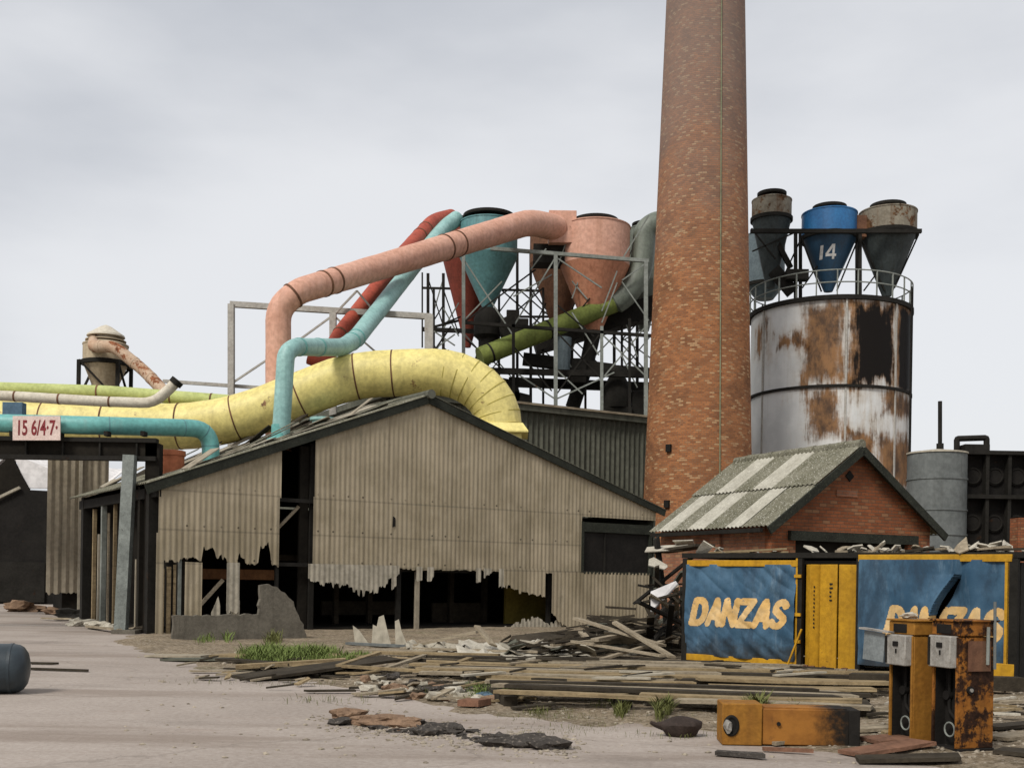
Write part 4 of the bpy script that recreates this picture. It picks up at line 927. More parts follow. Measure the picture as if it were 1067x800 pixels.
ducting('rusty_beige_pipe', 'rusty beige pipe dropping from the beige cyclone to the cream pipe', 'beige_rust', pth, rpx(6.0, BY), 18, (.3, .6, .8), 'beige_rust', ringw=.12)
# ------------------------------------------------------------------ gantry with height sign
gp = G(131, 660); gan = thing('pipe_gantry', 'black steel gantry beam over the road with a speckled grey post', 'gantry', (gp.x, GY, 0)); gfr = FR[gan.name]
a, b = P(-170, 453, GY), P(164, 458, GY)
for dz in (0.0, -.54): MB(gfr).bar(gfr.l(a+Vector((0, 0, dz-.04))), gfr.l(b+Vector((0, 0, dz-.04))), .30, .13).build('beam_flange', M['steel_dark'], gan)
MB(gfr).bar(gfr.l(a+Vector((0, 0, -.31))), gfr.l(b+Vector((0, 0, -.31))), .06, .42).build('beam_web', M['interior'], gan)
for i in range(9):
    p = a.lerp(b, i/8.7+.02)+Vector((0, -.07, -.31)); MB(gfr).box(gfr.l(p), (.05, .1, .40)).build('web_stiffener', M['steel_dark'], gan)
for px in (14, 63, 112, 150): 
    p = P(px, 451, GY); MB(gfr).box(gfr.l(p+Vector((0, 0, -.03))), (.12, .3, .14)).build('pipe_saddle', M['steel_dark'], gan)
tpz = P(135, 474, GY-.3); lo = G(131, 659)
MB(gfr).bar(gfr.l(Vector((lo.x, GY-.25, 0))), gfr.l(Vector((tpz.x, GY-.25, tpz.z))), .34, .3).build('post', M['post_grey'], gan)
MB(gfr).box((0, -.25, .06), (.7, .7, .12)).build('post_base', M['concrete_wall'], gan)
q = P(157, 600, GY); MB(gfr).box(gfr.l(Vector((q.x, GY+.15, P(157, 462, GY).z/2))), (.42, .36, P(157, 462, GY).z)).build('post', M['interior'], gan)
q = P(-150, 600, GY); MB(gfr).box(gfr.l(Vector((q.x, GY, P(-150, 462, GY).z/2))), (.36, .36, P(-150, 462, GY).z)).build('post', M['steel_dark'], gan)
br = thing('blue_pipe_bracket', 'small blue steel bracket between the pipes at the far left', 'bracket', P(15, 445, 34.2)); bf = FR[br.name]
MB(bf).box(bf.l(P(15, 428, 34.2)), (.62, .3, .5)).build('plate', M['blue_steel'], br, bevel=.01); MB(bf).box(bf.l(P(15, 442, 34.2)), (.2, .24, .4)).build('stem', M['blue_steel'], br)
c0, c1 = P(13.5, 458, GY-.42), P(63, 433.5, GY-.42)
sg = thing('height_limit_sign', 'pinkish white height limit board with dark red figures on the gantry', 'sign', P(38, 458, GY-.42)); sgf = FR[sg.name]
MB(sgf).bar(sgf.l(P(13.5, 446, GY-.42)), sgf.l(P(63, 446, GY-.42)), .04, c1.z-c0.z).build('board', M['sign'], sg)
sx_ = Vector((c1.x-c0.x, 0, (P(63, 446, GY-.42).z-P(13.5, 446, GY-.42).z)))
text_mesh("15 6/4\u00b77\u00b7", 1, lambda u, v: Vector((c0.x, GY-.445, c0.z)) + sx_*(.07+.88*u) + Vector((0, 0, (c1.z-c0.z)*(.2+.62*v))), 'figures', M['sign_red'], sg, bold=.025)
MB(sgf).box((.0, .12, .2), (.1, .2, .3)).build('bracket', M['steel_dark'], sg)
# ------------------------------------------------------------------ dark barn at the far left
BO = P(-38, 600, 62); BF = Frame((BO.x, BO.y, 0), R(8))
def bp(px, py): return BF.plane(px, py)
barn = thing('dark_gabled_barn', 'black fronted barn with pale sheet roofs beyond the gantry', 'barn', BF.o, R(8))
g1 = bp(11, 474); gl, gr_ = bp(-20, 503), bp(30, 508)
MB(BF).prism([(gl[0], 0), (gr_[0], 0), gr_, g1, gl], 0, .3).build('gable_wall', M['interior'], barn)
g2 = bp(58, 473); g3 = bp(56, 508)
bw = MB(BF); z1 = g1[1]
# pale roof running back to the right of the gable
bw.add([(gr_[0]-.1, .1, gr_[1]), (g3[0]+2.5, .3, g3[1]), (g3[0]+2.5, 7, z1), (g1[0]+.15, 7, z1), (g1[0]+.15, .1, z1)], [(0, 1, 2, 3, 4)])
bw.build('roof', M['roof_white'], barn, smooth=False, solid=.06)
MB(BF).add([(gl[0]-1, .1, gl[1]-.2), (g1[0]-.2, .1, z1-.05), (g1[0]-1.5, 7, z1+.4), (gl[0]-3, 7, gl[1]+.4)], [(0, 1, 2, 3)]).build('roof', M['roof_white'], barn, smooth=False, solid=.06)
a, b = bp(-30, 541), bp(33, 511)
MB(BF).bar((a[0], -2.2, a[1]), (b[0], -2.2, b[1]), .2, .14).build('lean_to_edge', M['asbestos_pale'], barn)
MB(BF).box((3.2, 3.5, 2.6), (7.5, 5.8, 5.2)).build('lower_body', M['interior'], barn)
MB(BF).prism([(bp(5, 600)[0], 0), (bp(70, 600)[0], 0), (bp(70, 600)[0], b[1]-.15), (b[0], b[1]-.1), (bp(5, 600)[0], bp(5, 528)[1])], -2.1, -1.9).build('lean_to_wall', M['pump_black'], barn)
p = bp(2, 600); MB(BF).box((p[0], -2.3, 2.1), (.16, .16, 4.2)).build('door_post', M['asbestos_pale'], barn)
p = bp(33, 600); MB(BF).box((p[0], -2.2, 1.2), (2.6, .06, 2.2)).build('sliding_door', M['steel_dark'], barn)
# ------------------------------------------------------------------ grey tank and black rack at the right
TY = 40.0; kc = TY/F
tb_ = P(974.5, 600, TY); tank = thing('round_grey_tank', 'round weathered grey water tank right of the silo foot', 'tank', (tb_.x, TY, 0)); tkf = FR[tank.name]
rt = 29.5*kc; zt_ = P(974, 470, TY-rt).z
MB(tkf).lathe((0, 0, 0), [(rt, 0), (rt, zt_)], 48).build('shell', M['tank_grey'], tank)
MB(tkf).lathe((0, 0, 0), [(rt+.04, zt_+.003), (rt+.03, zt_+.06), (.1, zt_+.20)], 48).build('lid', M['asbestos_pale'], tank)
for py in (497, 530, 556): z = P(974, py, TY-rt).z; MB(tkf).lathe((0, 0, 0), [(rt-.01, z-.03), (rt+.03, z-.03), (rt+.03, z+.03), (rt-.01, z+.03)], 48, cap=False).build('hoop', M['tank_grey'], tank)
vp = MB(); vp.tube([P(979.5, 470, TY), P(979.5, 418, TY)], .075, 10); vp.tube([P(979.5, 470, TY), P(979.5, 462, TY)], .13, 10); solo(vp, 'vent_pole', M['steel_dark'], 'thin dark pole standing on the round grey tank', 'pole')
vp = MB(); vp.tube(fillet([P(997, 474, TY+.4), P(997, 457, TY+.4), P(1028, 456, TY+.4), P(1028, 474, TY+.4)], .06, 2), .11, 10); vp.box(P(1015, 468, TY+.4), (.9, .6, .3)); solo(vp, 'bent_pipe_hoop', M['steel_dark'], 'black pipe bent into a low hoop on the dark rack', 'pipe')
rk = thing('black_tank_rack', 'black two tier steel rack of round ended drums at the right edge', 'rack', P(1005, 600, TY-.5)); rk.location.z = 0; FR[rk.name].o.z = 0; kf = FR[rk.name]
zr = P(1030, 471, TY).z; wr = 110*kc
MB(kf).box((wr/2, 1.4, zr/2), (wr, 1.6, zr-.1)).build('backing', M['pump_black'], rk)
for i in range(5): MB(kf).box((.06+i*.8, .35, zr/2), (.12, .3, zr)).build('post', M['steel_dark'], rk)
for z in (.4, P(1030, 518, TY).z, zr-.05): MB(kf).box((wr/2, .35, z), (wr, .45, .14)).build('shelf', M['steel_dark'], rk)
for i in range(4):
    for z in (P(1030, 545, TY).z, P(1030, 496, TY).z):
        d = MB(kf).disc_x((.46+i*.8, .58, z), (0, 1, 0), .33, .12, 24).build('drum_end', M['red_dark' if (i == 0 and z > 99) else 'pump_black'], rk)
        MB(kf).tube([(.46+i*.8+.27*math.cos(t*PI/12), .51, z+.27*math.sin(t*PI/12)) for t in range(25)], .025, 6, cap=False).build('rim', M['steel_dark'], d)
bpz = P(1072, 540, 36); pr = MB(); pr.box((bpz.x, 36, bpz.z/2), (.95, .6, bpz.z)); solo(pr, 'brick_pier', M['brick_wall'], 'short red brick pier at the right edge of the yard', 'pier', smooth=False)
# ------------------------------------------------------------------ brick hut
HO = P(803, 600, 27.0); HF = Frame((HO.x, HO.y, 0), R(27))
h0, h1, h2 = HF.plane(803, 541), HF.plane(884, 467), HF.plane(969, 550)
hut = thing('brick_hut', 'small red brick hut with a lichened roof and pale rooflight strips', 'hut', HF.o, R(27))
ze = (h0[1]+h2[1])/2; Wh = h2[0]; xa = Wh*.5; za = h1[1]; LH = 4.7
d0, d1 = HF.plane(829, 560), HF.plane(946, 575)
gw = MB(HF); dz_ = d0[1]-.05; dx0, dx1 = d0[0], d1[0]
# gable wall with a wide opening
out = [(0, 0), (dx0, 0), (dx0, dz_), (dx1, dz_), (dx1, 0), (Wh, 0), (Wh, ze), (xa, za), (0, ze)]
gw.prism(out, 0, .24); gw.build('gable_wall', M['brick_wall'], hut, smooth=False)
gw = MB(HF); gw.box((.12, LH/2+.12, ze/2), (.24, LH-.24, ze)); gw.box((.06-.1, LH*.45, ze/2), (.12, .4, ze-.1)); gw.build('side_wall', M['brick_pink'], hut, smooth=False)
MB(HF).box((Wh-.12, LH/2+.12, ze/2), (.24, LH-.24, ze)).build('side_wall', M['brick_wall'], hut, smooth=False)
MB(HF).prism([(0.25, 0), (Wh-.25, 0), (Wh-.25, ze), (xa, za-.1), (.25, ze)], LH-.24, LH).build('rear_wall', M['brick_wall'], hut, smooth=False)
MB(HF).box(((dx0+dx1)/2, -.06, dz_+.1), (dx1-dx0+.5, .14, .24)).build('door_lintel', M['barge'], hut)
MB(HF).box(((dx0+dx1)/2, .15, dz_/2), (dx1-dx0, .06, dz_)).build('door', M['interior'], hut)
v = HF.plane(885, 496); MB(HF).box((v[0], -.004, v[1]), (.2, .05, .2), Matrix.Rotation(PI/4, 3, 'Y')).build('vent_hole', M['pump_black'], hut)
v = HF.plane(882, 514); MB(HF).box((v[0], -.01, v[1]), (.7, .03, .16)).build('infill_patch', M['brick_pink'], hut)
sl = math.hypot(xa+.3, (za-ze)*(xa+.3)/xa); cs, sn_ = (xa+.3)/sl, ((za-ze)*(xa+.3)/xa)/sl
def hroof(u0, u1, v0, v1, lift, name, m, side=-1):
    src = MB(); corr(src, u0, u1, v1, v0, 0, pitch=.16, amp=.022, ds=.02, rows=4); mb = MB(HF)
    if side < 0: xform(src, mb, lambda p: (-.3+cs*p.z - sn_*(p.y+lift), p.x, ze-.3*(za-ze)/xa+sn_*p.z+cs*(p.y+lift)+.03))
    else: xform(src, mb, lambda p: (Wh+.3-cs*p.z + sn_*(p.y+lift), p.x, ze-.3*(za-ze)/xa+sn_*p.z+cs*(p.y+lift)+.03))
    return mb.build(name, M[m], hut, solid=.012)
U0, U1 = -.25, LH+.1; LU = U1-U0
def strips(v0, v1, lift, fr_):
    u = U0
    for f0, f1 in fr_:
        hroof(u, U0+f0*LU, v0, v1, lift, 'roof_sheet', 'roof'); hroof(U0+f0*LU+.01, U0+f1*LU-.01, v0, v1, lift+.004, 'rooflight', 'rooflight'); u = U0+f1*LU
    hroof(u, U1, v0, v1, lift, 'roof_sheet', 'roof')
strips(0, sl*.52, 0.03, ((.20, .33), (.50, .65), (.79, .93)))
strips(sl*.49, sl, .075, ((.32, .48), (.62, .78)))
hroof(U0, U1, 0, sl, .03, 'roof_sheet', 'roof', 1)
for sd in (-1, 1):
    x0 = -.3 if sd < 0 else Wh+.3
    MB(HF).bar((x0, U0-.03, ze-.3*(za-ze)/xa-.06), (xa, U0-.03, za-.06), .06, .2).build('barge_board', M['barge'], hut)
MB(HF).box((-.31, LH/2, ze-.3*(za-ze)/xa-.04), (.1, LH, .1)).build('gutter', M['steel_dark'], hut)
for i in range(9):
    u0 = U0+i*LU/9; MB(HF).tube([(xa, u0+.01, za+.10+rnd.uniform(-.012, .012)), (xa, u0+LU/9-.01, za+.10+rnd.uniform(-.012, .012))], .13, 10).build('ridge_tile', M['roof'], hut)
# ------------------------------------------------------------------ curtain-sided lorry body
s0 = P(713, 600, 22.6); s1 = P(1063, 600, 18.3)
ang = math.atan2(s1.y-s0.y, s1.x-s0.x); LB = math.hypot(s1.x-s0.x, s1.y-s0.y)
DF = Frame((s0.x, s0.y, 0), ang)
def D(px, py): return DF.plane(px, py)
lorry = thing('curtain_sided_lorry_body', 'wheel-less yellow lorry body with torn blue lettered curtains, rubbish on its roof', 'lorry body', DF.o, ang)
zT = D(890, 581)[1]
MB(DF).box((LB/2, 1.25, zT+.05), (LB+.1, 2.55, .1)).build('roof', M['steel_dark'], lorry)
MB(DF).box((LB/2, 1.25, .17), (LB, 2.4, .16)).build('underframe', M['steel_dark'], lorry)
MB(DF).box((LB/2, 2.45, zT/2+.1), (LB, .06, zT-.35)).build('far_side', M['interior'], lorry)
for x in (.03, LB-.04): MB(DF).box((x, 1.25, zT/2+.1), (.06, 2.3, zT-.35)).build('end_wall', M['steel_dark'], lorry)
for x0, x1, y0, y1, m in ((718, 833, 583.5, 590, 'danzas_yellow'), (896, 1056, 577.5, 585, 'danzas_yellow'), (717, 831, 684, 691, 'danzas_yellow'), (1000, 1058, 690, 706, 'danzas_yellow')):
    a = D(x0, (y0+y1)/2)[0]; b = D(x1, (y0+y1)/2)[0]; zc_ = (D((x0+x1)/2, y0)[1]+D((x0+x1)/2, y1)[1])/2; h = abs(D((x0+x1)/2, y0)[1]-D((x0+x1)/2, y1)[1])
    MB(DF).box(((a+b)/2, -.03, max(zc_, .28)), (b-a, .1, max(.08, h))).build('side_rail', M[m], lorry, bevel=.008)
for px, w, m in ((715, .12, 'steel_dark'), (831.5, .05, 'danzas_yellow'), (834.5, .09, 'steel_dark'), (896, .1, 'steel_dark'), (1056, .16, 'steel_dark'), (1050, .07, 'danzas_yellow')):
    x = D(px, 640)[0]; MB(DF).box((x, -.01, zT/2+.05), (w, .12, zT-.12)).build('side_post', M[m], lorry)
for py in (600, 640, 668):
    x = D(833, 640)[0]; MB(DF).box((x, -.08, D(833, py)[1]), (.14, .05, .06)).build('hinge', M['danzas_yellow'], lorry)
LET = {'D': [(0, 0, 0, 1), (0, 1, .42, 1), (.42, 1, .62, .78), (.62, .78, .62, .22), (.62, .22, .42, 0), (.42, 0, 0, 0)],
       'A': [(0, 0, .34, 1), (.34, 1, .68, 0), (.14, .3, .54, .3)], 'N': [(0, 0, 0, 1), (0, 1, .62, 0), (.62, 0, .62, 1)],
       'Z': [(0, 1, .62, 1), (.62, 1, 0, 0), (0, 0, .62, 0)], 'S': [(.64, .96, .12, 1), (.12, 1, 0, .76), (0, .76, .12, .54), (.12, .54, .52, .48), (.52, .48, .64, .25), (.64, .25, .5, 0), (.5, 0, -.02, .04)]}
def arc(cx, cy, rx, ry, a0, a1, n=8):
    q = [(cx+rx*math.cos(R(a0+(a1-a0)*i/n)), cy+ry*math.sin(R(a0+(a1-a0)*i/n))) for i in range(n+1)]
    return [(*u, *w) for u, w in zip(q, q[1:])]
LET['D'] = [(0, 0, 0, 1), (0, 1, .26, 1), (0, 0, .26, 0)] + arc(.26, .5, .38, .5, 90, -90)
LET['S'] = arc(.33, .75, .29, .25, 25, 200, 7) + [(.06, .66, .58, .34)] + arc(.31, .25, .29, .25, 20, -155, 7)
def curtain(xa_, xb_, z0, z1, fold, tx0, tx1, tz0, tz1, word, seed, hole=None, tilt=0.0):
    nx, nz = int((xb_-xa_)/.0125), int((z1-z0)/.0125)
    def pt(i, j, out=0.0):
        x, z = xa_+(xb_-xa_)*i/nx, z0+(z1-z0)*j/nz
        return Vector((x, -.06-fold(x, z)-out, z))
    mb = MB(DF); cells = [(i, j) for i in range(nx) for j in range(nz) if not (hole and hole(xa_+(xb_-xa_)*(i+.5)/nx, z0+(z1-z0)*(j+.5)/nz))]
    ids = {}
    def vid(m_, d, i, j, out):
        if (i, j) not in d: d[i, j] = len(m_.v); m_.v.append(pt(i, j, out))
        return d[i, j]
    for i, j in cells: mb.f.append(tuple(vid(mb, ids, *q, 0.0) for q in ((i, j), (i+1, j), (i+1, j+1), (i, j+1))))
    co = mb.build('curtain', M['curtain'], lorry)
    co.data.set_sharp_from_angle(angle=PI)
    n = len(word); cw = (tx1-tx0)/n; H_ = tz1-tz0; lw = cw*.88/.68
    segs = []
    for q, ch in enumerate(word):
        for (ax, ay, bx, by) in LET[ch]: segs.append((Vector((tx0+q*cw+ax*lw*.86+.09, tz0+ay*H_)), Vector((tx0+q*cw+bx*lw*.86+.09, tz0+by*H_))))
    lm = MB(DF); ids2 = {}; half = .07
    for i, j in cells:
        x, z = xa_+(xb_-xa_)*(i+.5)/nx, z0+(z1-z0)*(j+.5)/nz
        z_ = z - tilt*(x-tx0); x_ = x - .22*(z_-tz0)
        if not (tx0-.2 < x_ < tx1+.3 and tz0-.1 < z_ < tz1+.1): continue
        q = Vector((x_, z_))
        for s, e in segs:
            d = e-s; t = max(0, min(1, (q-s).dot(d)/d.dot(d)))
            if (q-s-d*t).length < half+.006*(mnoise.noise(Vector((x*9, z*9, seed)))):
                lm.f.append(tuple(vid(lm, ids2, *k_, .006) for k_ in ((i, j), (i+1, j), (i+1, j+1), (i, j+1)))); break
    lo_ = lm.build('lettering', M['curtain_letter'], co); lo_.data.set_sharp_from_angle(angle=PI)
    return co
def fold1(x, z):
    u = x/2.9; d = (1.9-z)*.55 + x*.6
    f = .035*mnoise.noise(Vector((d*3.2, z*.35-x*.3, 1))) + .06*max(0, u-.1)*max(0, 1.7-z)*mnoise.noise(Vector(((x*.85+z*.9)*4.2, z*.5, 4))) + .018*math.sin(x*9+.6*z)*max(0, z-1.3)
    sag = .10*math.sin(PI*min(1, max(0, (z-.3)/1.7)))*.6
    return 1.7*f + sag + .05*mnoise.noise(Vector((x*1.3, z*1.1, 9))) + .05*abs(mnoise.noise(Vector(((x*.8+z)*3.4, (x-z)*.5, 14))))
a0, a1 = D(716.5, 640)[0], D(831, 640)[0]; zb0, zb1 = max(.32, D(775, 686)[1]), D(775, 588)[1]
t0_, t1_ = D(720, 640)[0], D(820, 640)[0]; tzb, tzt = D(722, 648)[1], D(724, 625)[1]
tl_ = (D(821, 653)[1]-D(724, 649)[1])/(t1_-t0_)*.8
curtain(a0, a1, zb0, zb1, fold1, t0_, t1_, tzb, tzt, 'DANZAS', 3, tilt=tl_)
def fold2(x, z):
    xx = x-b0
    lx = hx0 - .42*(1-min(1, max(0, (z-1.0)/1.0))**2); e = lx-x
    fl_ = (.10+.20*math.exp(-max(0, e)*3.2)) if e > 0 else -.02
    return fl_ + .05*abs(mnoise.noise(Vector((xx*3.5-z*.8, z*.8, 31)))) + .10*math.sin(xx*7+mnoise.noise(Vector((z*.6, xx, 2)))*2.2)*(.4+.6*(2-z)/2) + .05*mnoise.noise(Vector((xx*2, z*.7, 5)))
b0, b1 = D(898, 640)[0], D(1051, 640)[0]; WB = b1-b0
hx0 = D(1001, 640)[0]; hx1 = D(1017, 640)[0]
def hole2(x, z):
    l = hx0 - .42*(1-min(1, max(0, (z-1.0)/1.0))**2); return l+.01 < x < l+.09+.03*math.sin(z*9) and .8 < z < 1.93
zb0, zb1 = max(.36, D(940, 697)[1]), D(940, 583)[1]
t0_, t1_ = D(922, 640)[0], D(1040, 640)[0]
curtain(b0, b1, zb0, zb1, fold2, t0_, t1_, D(930, 662)[1], D(930, 634)[1], 'DANZAS', 8, hole=hole2)
# yellow folded door between the curtains
dxs = [D(p, 640)[0] for p in (838.5, 848, 856, 877, 894.5)]; zd0, zd1 = max(.12, D(866, 705)[1]), D(866, 588)[1]
for i, (ya, yb) in enumerate(((.02, -.12), (-.19, -.05), (-.10, -.19), (-.16, .0))):
    xa_, xb_ = dxs[i]+.01, dxs[i+1]-.012
    dpn = MB(DF); dpn.add([(xa_, ya, zd0), (xb_, yb, zd0), (xb_, yb, zd1), (xa_, ya, zd1), (xa_, ya+.05, zd0), (xb_, yb+.05, zd0), (xb_, yb+.05, zd1), (xa_, ya+.05, zd1)], [(0, 1, 2, 3), (7, 6, 5, 4), (0, 4, 5, 1), (3, 2, 6, 7), (1, 5, 6, 2), (0, 3, 7, 4)])
    do = dpn.build('door_leaf', M['danzas_yellow'], lorry, bevel=.008)
    if i in (1, 2):
        mk = MB(DF)
        if i == 1:
            for k in range(11):
                z = zd1-.42-k*.075; mk.box(((xa_+xb_)/2-.04, (ya+yb)/2-.016, z), (.07+.02*hashn(k), .012, .035))
        else:
            for r_ in range(5):
                x = xa_+.22
                while x < xb_-.12:
                    w = .03+.05*hashn(int(x*100)+r_); mk.box((x+w/2, ya+(yb-ya)*(x-xa_)/(xb_-xa_)-.014, zd1-.36-r_*.075), (w, .012, .032)); x += w+.025
        mk.build('stencil_marks', M['steel_dark'], do, smooth=False)
    for k in range(3): MB(DF).box(((xa_+xb_)/2+rnd.uniform(-.06, .06), min(ya, yb)-.012, zd0+.09+k*.003), (.05, .04, .13)).build('rust_bracket', M['rustbrown'], do)
MB(DF).box(((dxs[0]+dxs[-1])/2, -.1, zd0-.05), (dxs[-1]-dxs[0]+.2, .3, .08)).build('door_sill', M['pump_black'], lorry)
x = D(838, 640)[0]; MB(DF).bar((x-.25, -.2, .2), (x+.05, -.2, .95), .03).build('loose_strap', M['danzas_yellow'], lorry)
lo_z = zT+.1
# ------------------------------------------------------------------ petrol pumps
pth_ = R(19)
def pump(label, px, py, dark, open_panel):
    p = G(px, py); t = thing('fuel_pump', label, 'fuel pump', p, pth_); f = FR[t.name]
    pm = 'pump_rusty' if dark else 'pump'; w, d, h = (.46, .40, 1.42) if dark else (.44, .40, 1.40)
    MB(f).box((w/2, d/2, .04), (w+.02, d+.02, .08)).build('plinth', M['pump_black'], t, bevel=.008)
    MB(f).box((w/2, .013, (h-.2)/2+.06), (w, .026, h-.24)).build('side_panel', M[pm], t, bevel=.008)
    MB(f).box((w/2, d-.013, (h-.2)/2+.06), (w, .026, h-.24)).build('side_panel', M[pm], t, bevel=.008)
    MB(f).box((w-.013, d/2, (h-.2)/2+.06), (.026, d-.056, h-.24)).build('back_panel', M[pm], t)
    for y in (.02, d-.02): MB(f).box((-.006, y, (h-.2)/2+.06), (.03, .03, h-.24)).build('front_edge', M[pm], t, bevel=.006)
    MB(f).box((.15, d/2, .55), (.03, d-.08, .95)).build('inner_plate', M['pump_black'], t)
    MB(f).tube(fillet([(.11, .12, .1), (.10, .12, .35), (.10, .26, .45), (.11, .26, .9)], .06, 4), .018, 10).build('hose', M['pump_black'], t)
    MB(f).tube([(.06+.0*i, .2+.075*math.cos(i*PI/9), .26+.075*math.sin(i*PI/9)) for i in range(19)], .010, 8, cap=False).build('pulley', M['steel_grey'], t)
    MB(f).disc_x((.11, .28, .62), (1, 0, 0), .05, .08).build('meter', M['pump_black'], t)
    for y in (.032, d-.032): MB(f).box((.085, y, .6), (.15, .008, 1.05)).build('inner_lining', M['pump_black'], t)
    # head
    MB(f).box((w/2, d/2, h-.075), (w+.03, d+.03, .15)).build('head', M['pump_rusty' if dark else 'pump'], t, bevel=.012)
    MB(f).box((-.012, d/2+.02, h-.08), (.02, d*.56, .10)).build('head_window', M['pump_black'], t, bevel=.004)
    MB(f).box((w/2, d/2, h+.012), (w+.07, d+.07, .02)).build('cap_sheet', M['pump' if not dark else 'pump_rusty'], t, bevel=.004)
    bx = MB(f).box((-.045, d/2-.01, h-.32), (.12, d*.84, .34)).build('dial_box', M['dial'], t, bevel=.012)
    MB(f).box((-.112, d/2-.02, h-.25), (.016, .085, .055)).build('dial_window', M['pump_black'], bx, bevel=.006)
    MB(f).box((-.11, d/2-.03, h-.33), (.014, .016, .05)).build('dial_lever', M['pump_black'], bx)
    MB(f).box((-.11, d/2+.14, h-.32), (.012, .03, .3)).build('dial_edge', M['steel_dark'], bx)
    if dark:
        MB(f).disc_x((w*.30, -.012, h-.72), (0, 1, 0), .042, .03).build('filler_cap', M['pump_black'], t)
        MB(f).disc_x((w*.30, -.03, h-.72), (0, 1, 0), .02, .02).build('lock', M['dial'], t)
        MB(f).box((w*.55, -.012, h-.36), (w*.62, .02, .32)).build('burnt_panel', M['rustbrown'], t)
        MB(f).tube([(w-.02, -.03, h-.5), (w-.03, -.03, h+.22)], .016, 8).build('bent_rod', M['tank_grey'], t)
        MB(f).tube([(w*.75, -.03, h-.45), (w*.74, -.04, h-.05)], .018, 8).build('loose_bracket', M['steel_grey'], t)
    if open_panel:
        MB(f).bar((-.10, d-.02, h-.31), (-.16, d+.27, h-.29), .012, .33).build('hinged_glass', M['glassy'], t)
        MB(f).bar((-.09, d-.12, h-.13), (-.17, d+.30, h-.10), .10, .02).build('hinged_cover', M['dial'], t)
        MB(f).add(chunk(.06, 5, (1.5, 1, .6)).v, []) if False else None
    return t
pump('orange fuel pump with a hinged glass cover swung out from its white dial', 951, 780, False, True)
pump('rust blackened orange fuel pump with an upright bent rod, rightmost of the standing pair', 998, 788, True, False)
pc = chunk(.075, 5, (1.5, 1, .55)); pt_ = G(951, 780); pv = Frame(pt_, pth_).w((.12, .26, 1.455)); pc.v = [v+pv for v in pc.v]; solo(pc, 'white_lump', M['white_scrap'], 'crumpled white lump lying on top of the glass-covered pump', 'lump')
fp = G(752, 776); fa = R(-3)
fal = thing('fuel_pump', 'orange fuel pump fallen on its side, blackened at its foot', 'fuel pump', fp, fa); f = FR[fal.name]
MB(f).box((.22, .21, .235), (.44, .44, .46)).build('head', M['pump'], fal, bevel=.012)
MB(f).box((.92, .215, .215), (.95, .40, .40)).build('body', M['foot_black'], fal, bevel=.012)
MB(f).box((1.45, .215, .21), (.12, .41, .41)).build('plinth', M['pump_black'], fal, bevel=.008)
MB(f).box((.92, .215, .421), (.9, .36, .012)).build('edge_strip', M['foot_black'], fal)
MB(f).tube([(.10+.07*math.cos(i*PI/12), -.012, .22+.10*math.sin(i*PI/12)) for i in range(25)], .02, 8, cap=False).build('dial_hole_rim', M['pump_black'], fal)
MB(f).disc_x((.10, -.005, .22), (0, 1, 0), .08, .02).build('dial_hole', M['pump_black'], fal)
d = chunk(.06, 9, (.7, .6, 1.2)); d.v = [v+Vector((.055, -.04, .22)) for v in d.v]; d.fr = f; d.build('broken_dial', M['dial'], fal)
MB(f).disc_x((.62, -.004, .25), (0, 1, 0), .022, .02).build('keyhole', M['pump_black'], fal)
# ------------------------------------------------------------------ barrel-like tank at the left edge
tr = .365; tc_ = G(-14, 722); tkp = thing('horizontal_gas_tank', 'dark blue black tank with a domed end lying at the left edge', 'tank', tc_, R(14)); f = FR[tkp.name]
def lathe_x(mb, prof, seg=32):
    vs, fs = [], []
    for x, r in prof:
        for j in range(seg): a = 2*PI*j/seg; vs.append((x, r*math.cos(a), tr+r*math.sin(a)))
    for i in range(len(prof)-1):
        for j in range(seg): k = (j+1) % seg; fs.append((i*seg+j, i*seg+k, (i+1)*seg+k, (i+1)*seg+j))
    fs += [tuple(range(seg)), tuple((len(prof)-1)*seg+j for j in range(seg))]
    return mb.add(vs, fs)
lathe_x(MB(f), [(-1.3, .05), (-1.28, .2), (-1.2, tr*.8), (-1.1, tr), (.36, tr), (.44, tr*.96), (.50, tr*.86), (.55, tr*.66), (.575, tr*.4), (.585, .03)]).build('shell', M['barrel'], tkp)
for x in (-.7, .34): lathe_x(MB(f), [(x-.02, tr*.98), (x-.02, tr+.008), (x+.02, tr+.008), (x+.02, tr*.98)]).build('seam_band', M['barrel'], tkp)
# ------------------------------------------------------------------ loose timber, sheets and rubble
def board(p0, p1, w, t, m, name, label, cat, group=None, up=(0, 0, 1), z=0, sag=0, jagged=True):
    p0, p1 = Vector(p0), Vector(p1); d = (p1-p0); L = d.length; d.normalize(); sx = d.cross(Vector(up)).normalized(); sz = sx.cross(d)
    n = 5; mb = MB(); vs = []
    for i in range(n+1):
        q = p0+d*L*i/n + Vector((0, 0, sag*math.sin(PI*i/n)))
        e = rnd.uniform(-.06, .06) if i in (0, n) and jagged else 0
        for a, b in ((-1, -1), (1, -1), (1, 1), (-1, 1)): vs.append(q+sx*a*w/2*(1+rnd.uniform(-.03, .03))+sz*b*t/2+d*(e*a))
    fs = [(0, 1, 2, 3), (n*4+3, n*4+2, n*4+1, n*4)]
    for i in range(n):
        for j in range(4): fs.append((i*4+j, i*4+(j+1) % 4, i*4+4+(j+1) % 4, i*4+4+j))
    mb.add(vs, fs)
    fr = Frame((p0+p1)/2 - Vector((0, 0, 0)), math.atan2(d.y, d.x)); mb.v = [fr.l(v) for v in mb.v]; mb.fr = fr
    o = mb.build(name, M[m], None, smooth=False); return tag(o, label, cat, group)
def gb(p, dz=0): v = G(*p); return Vector((v.x, v.y, gz(v)+dz))
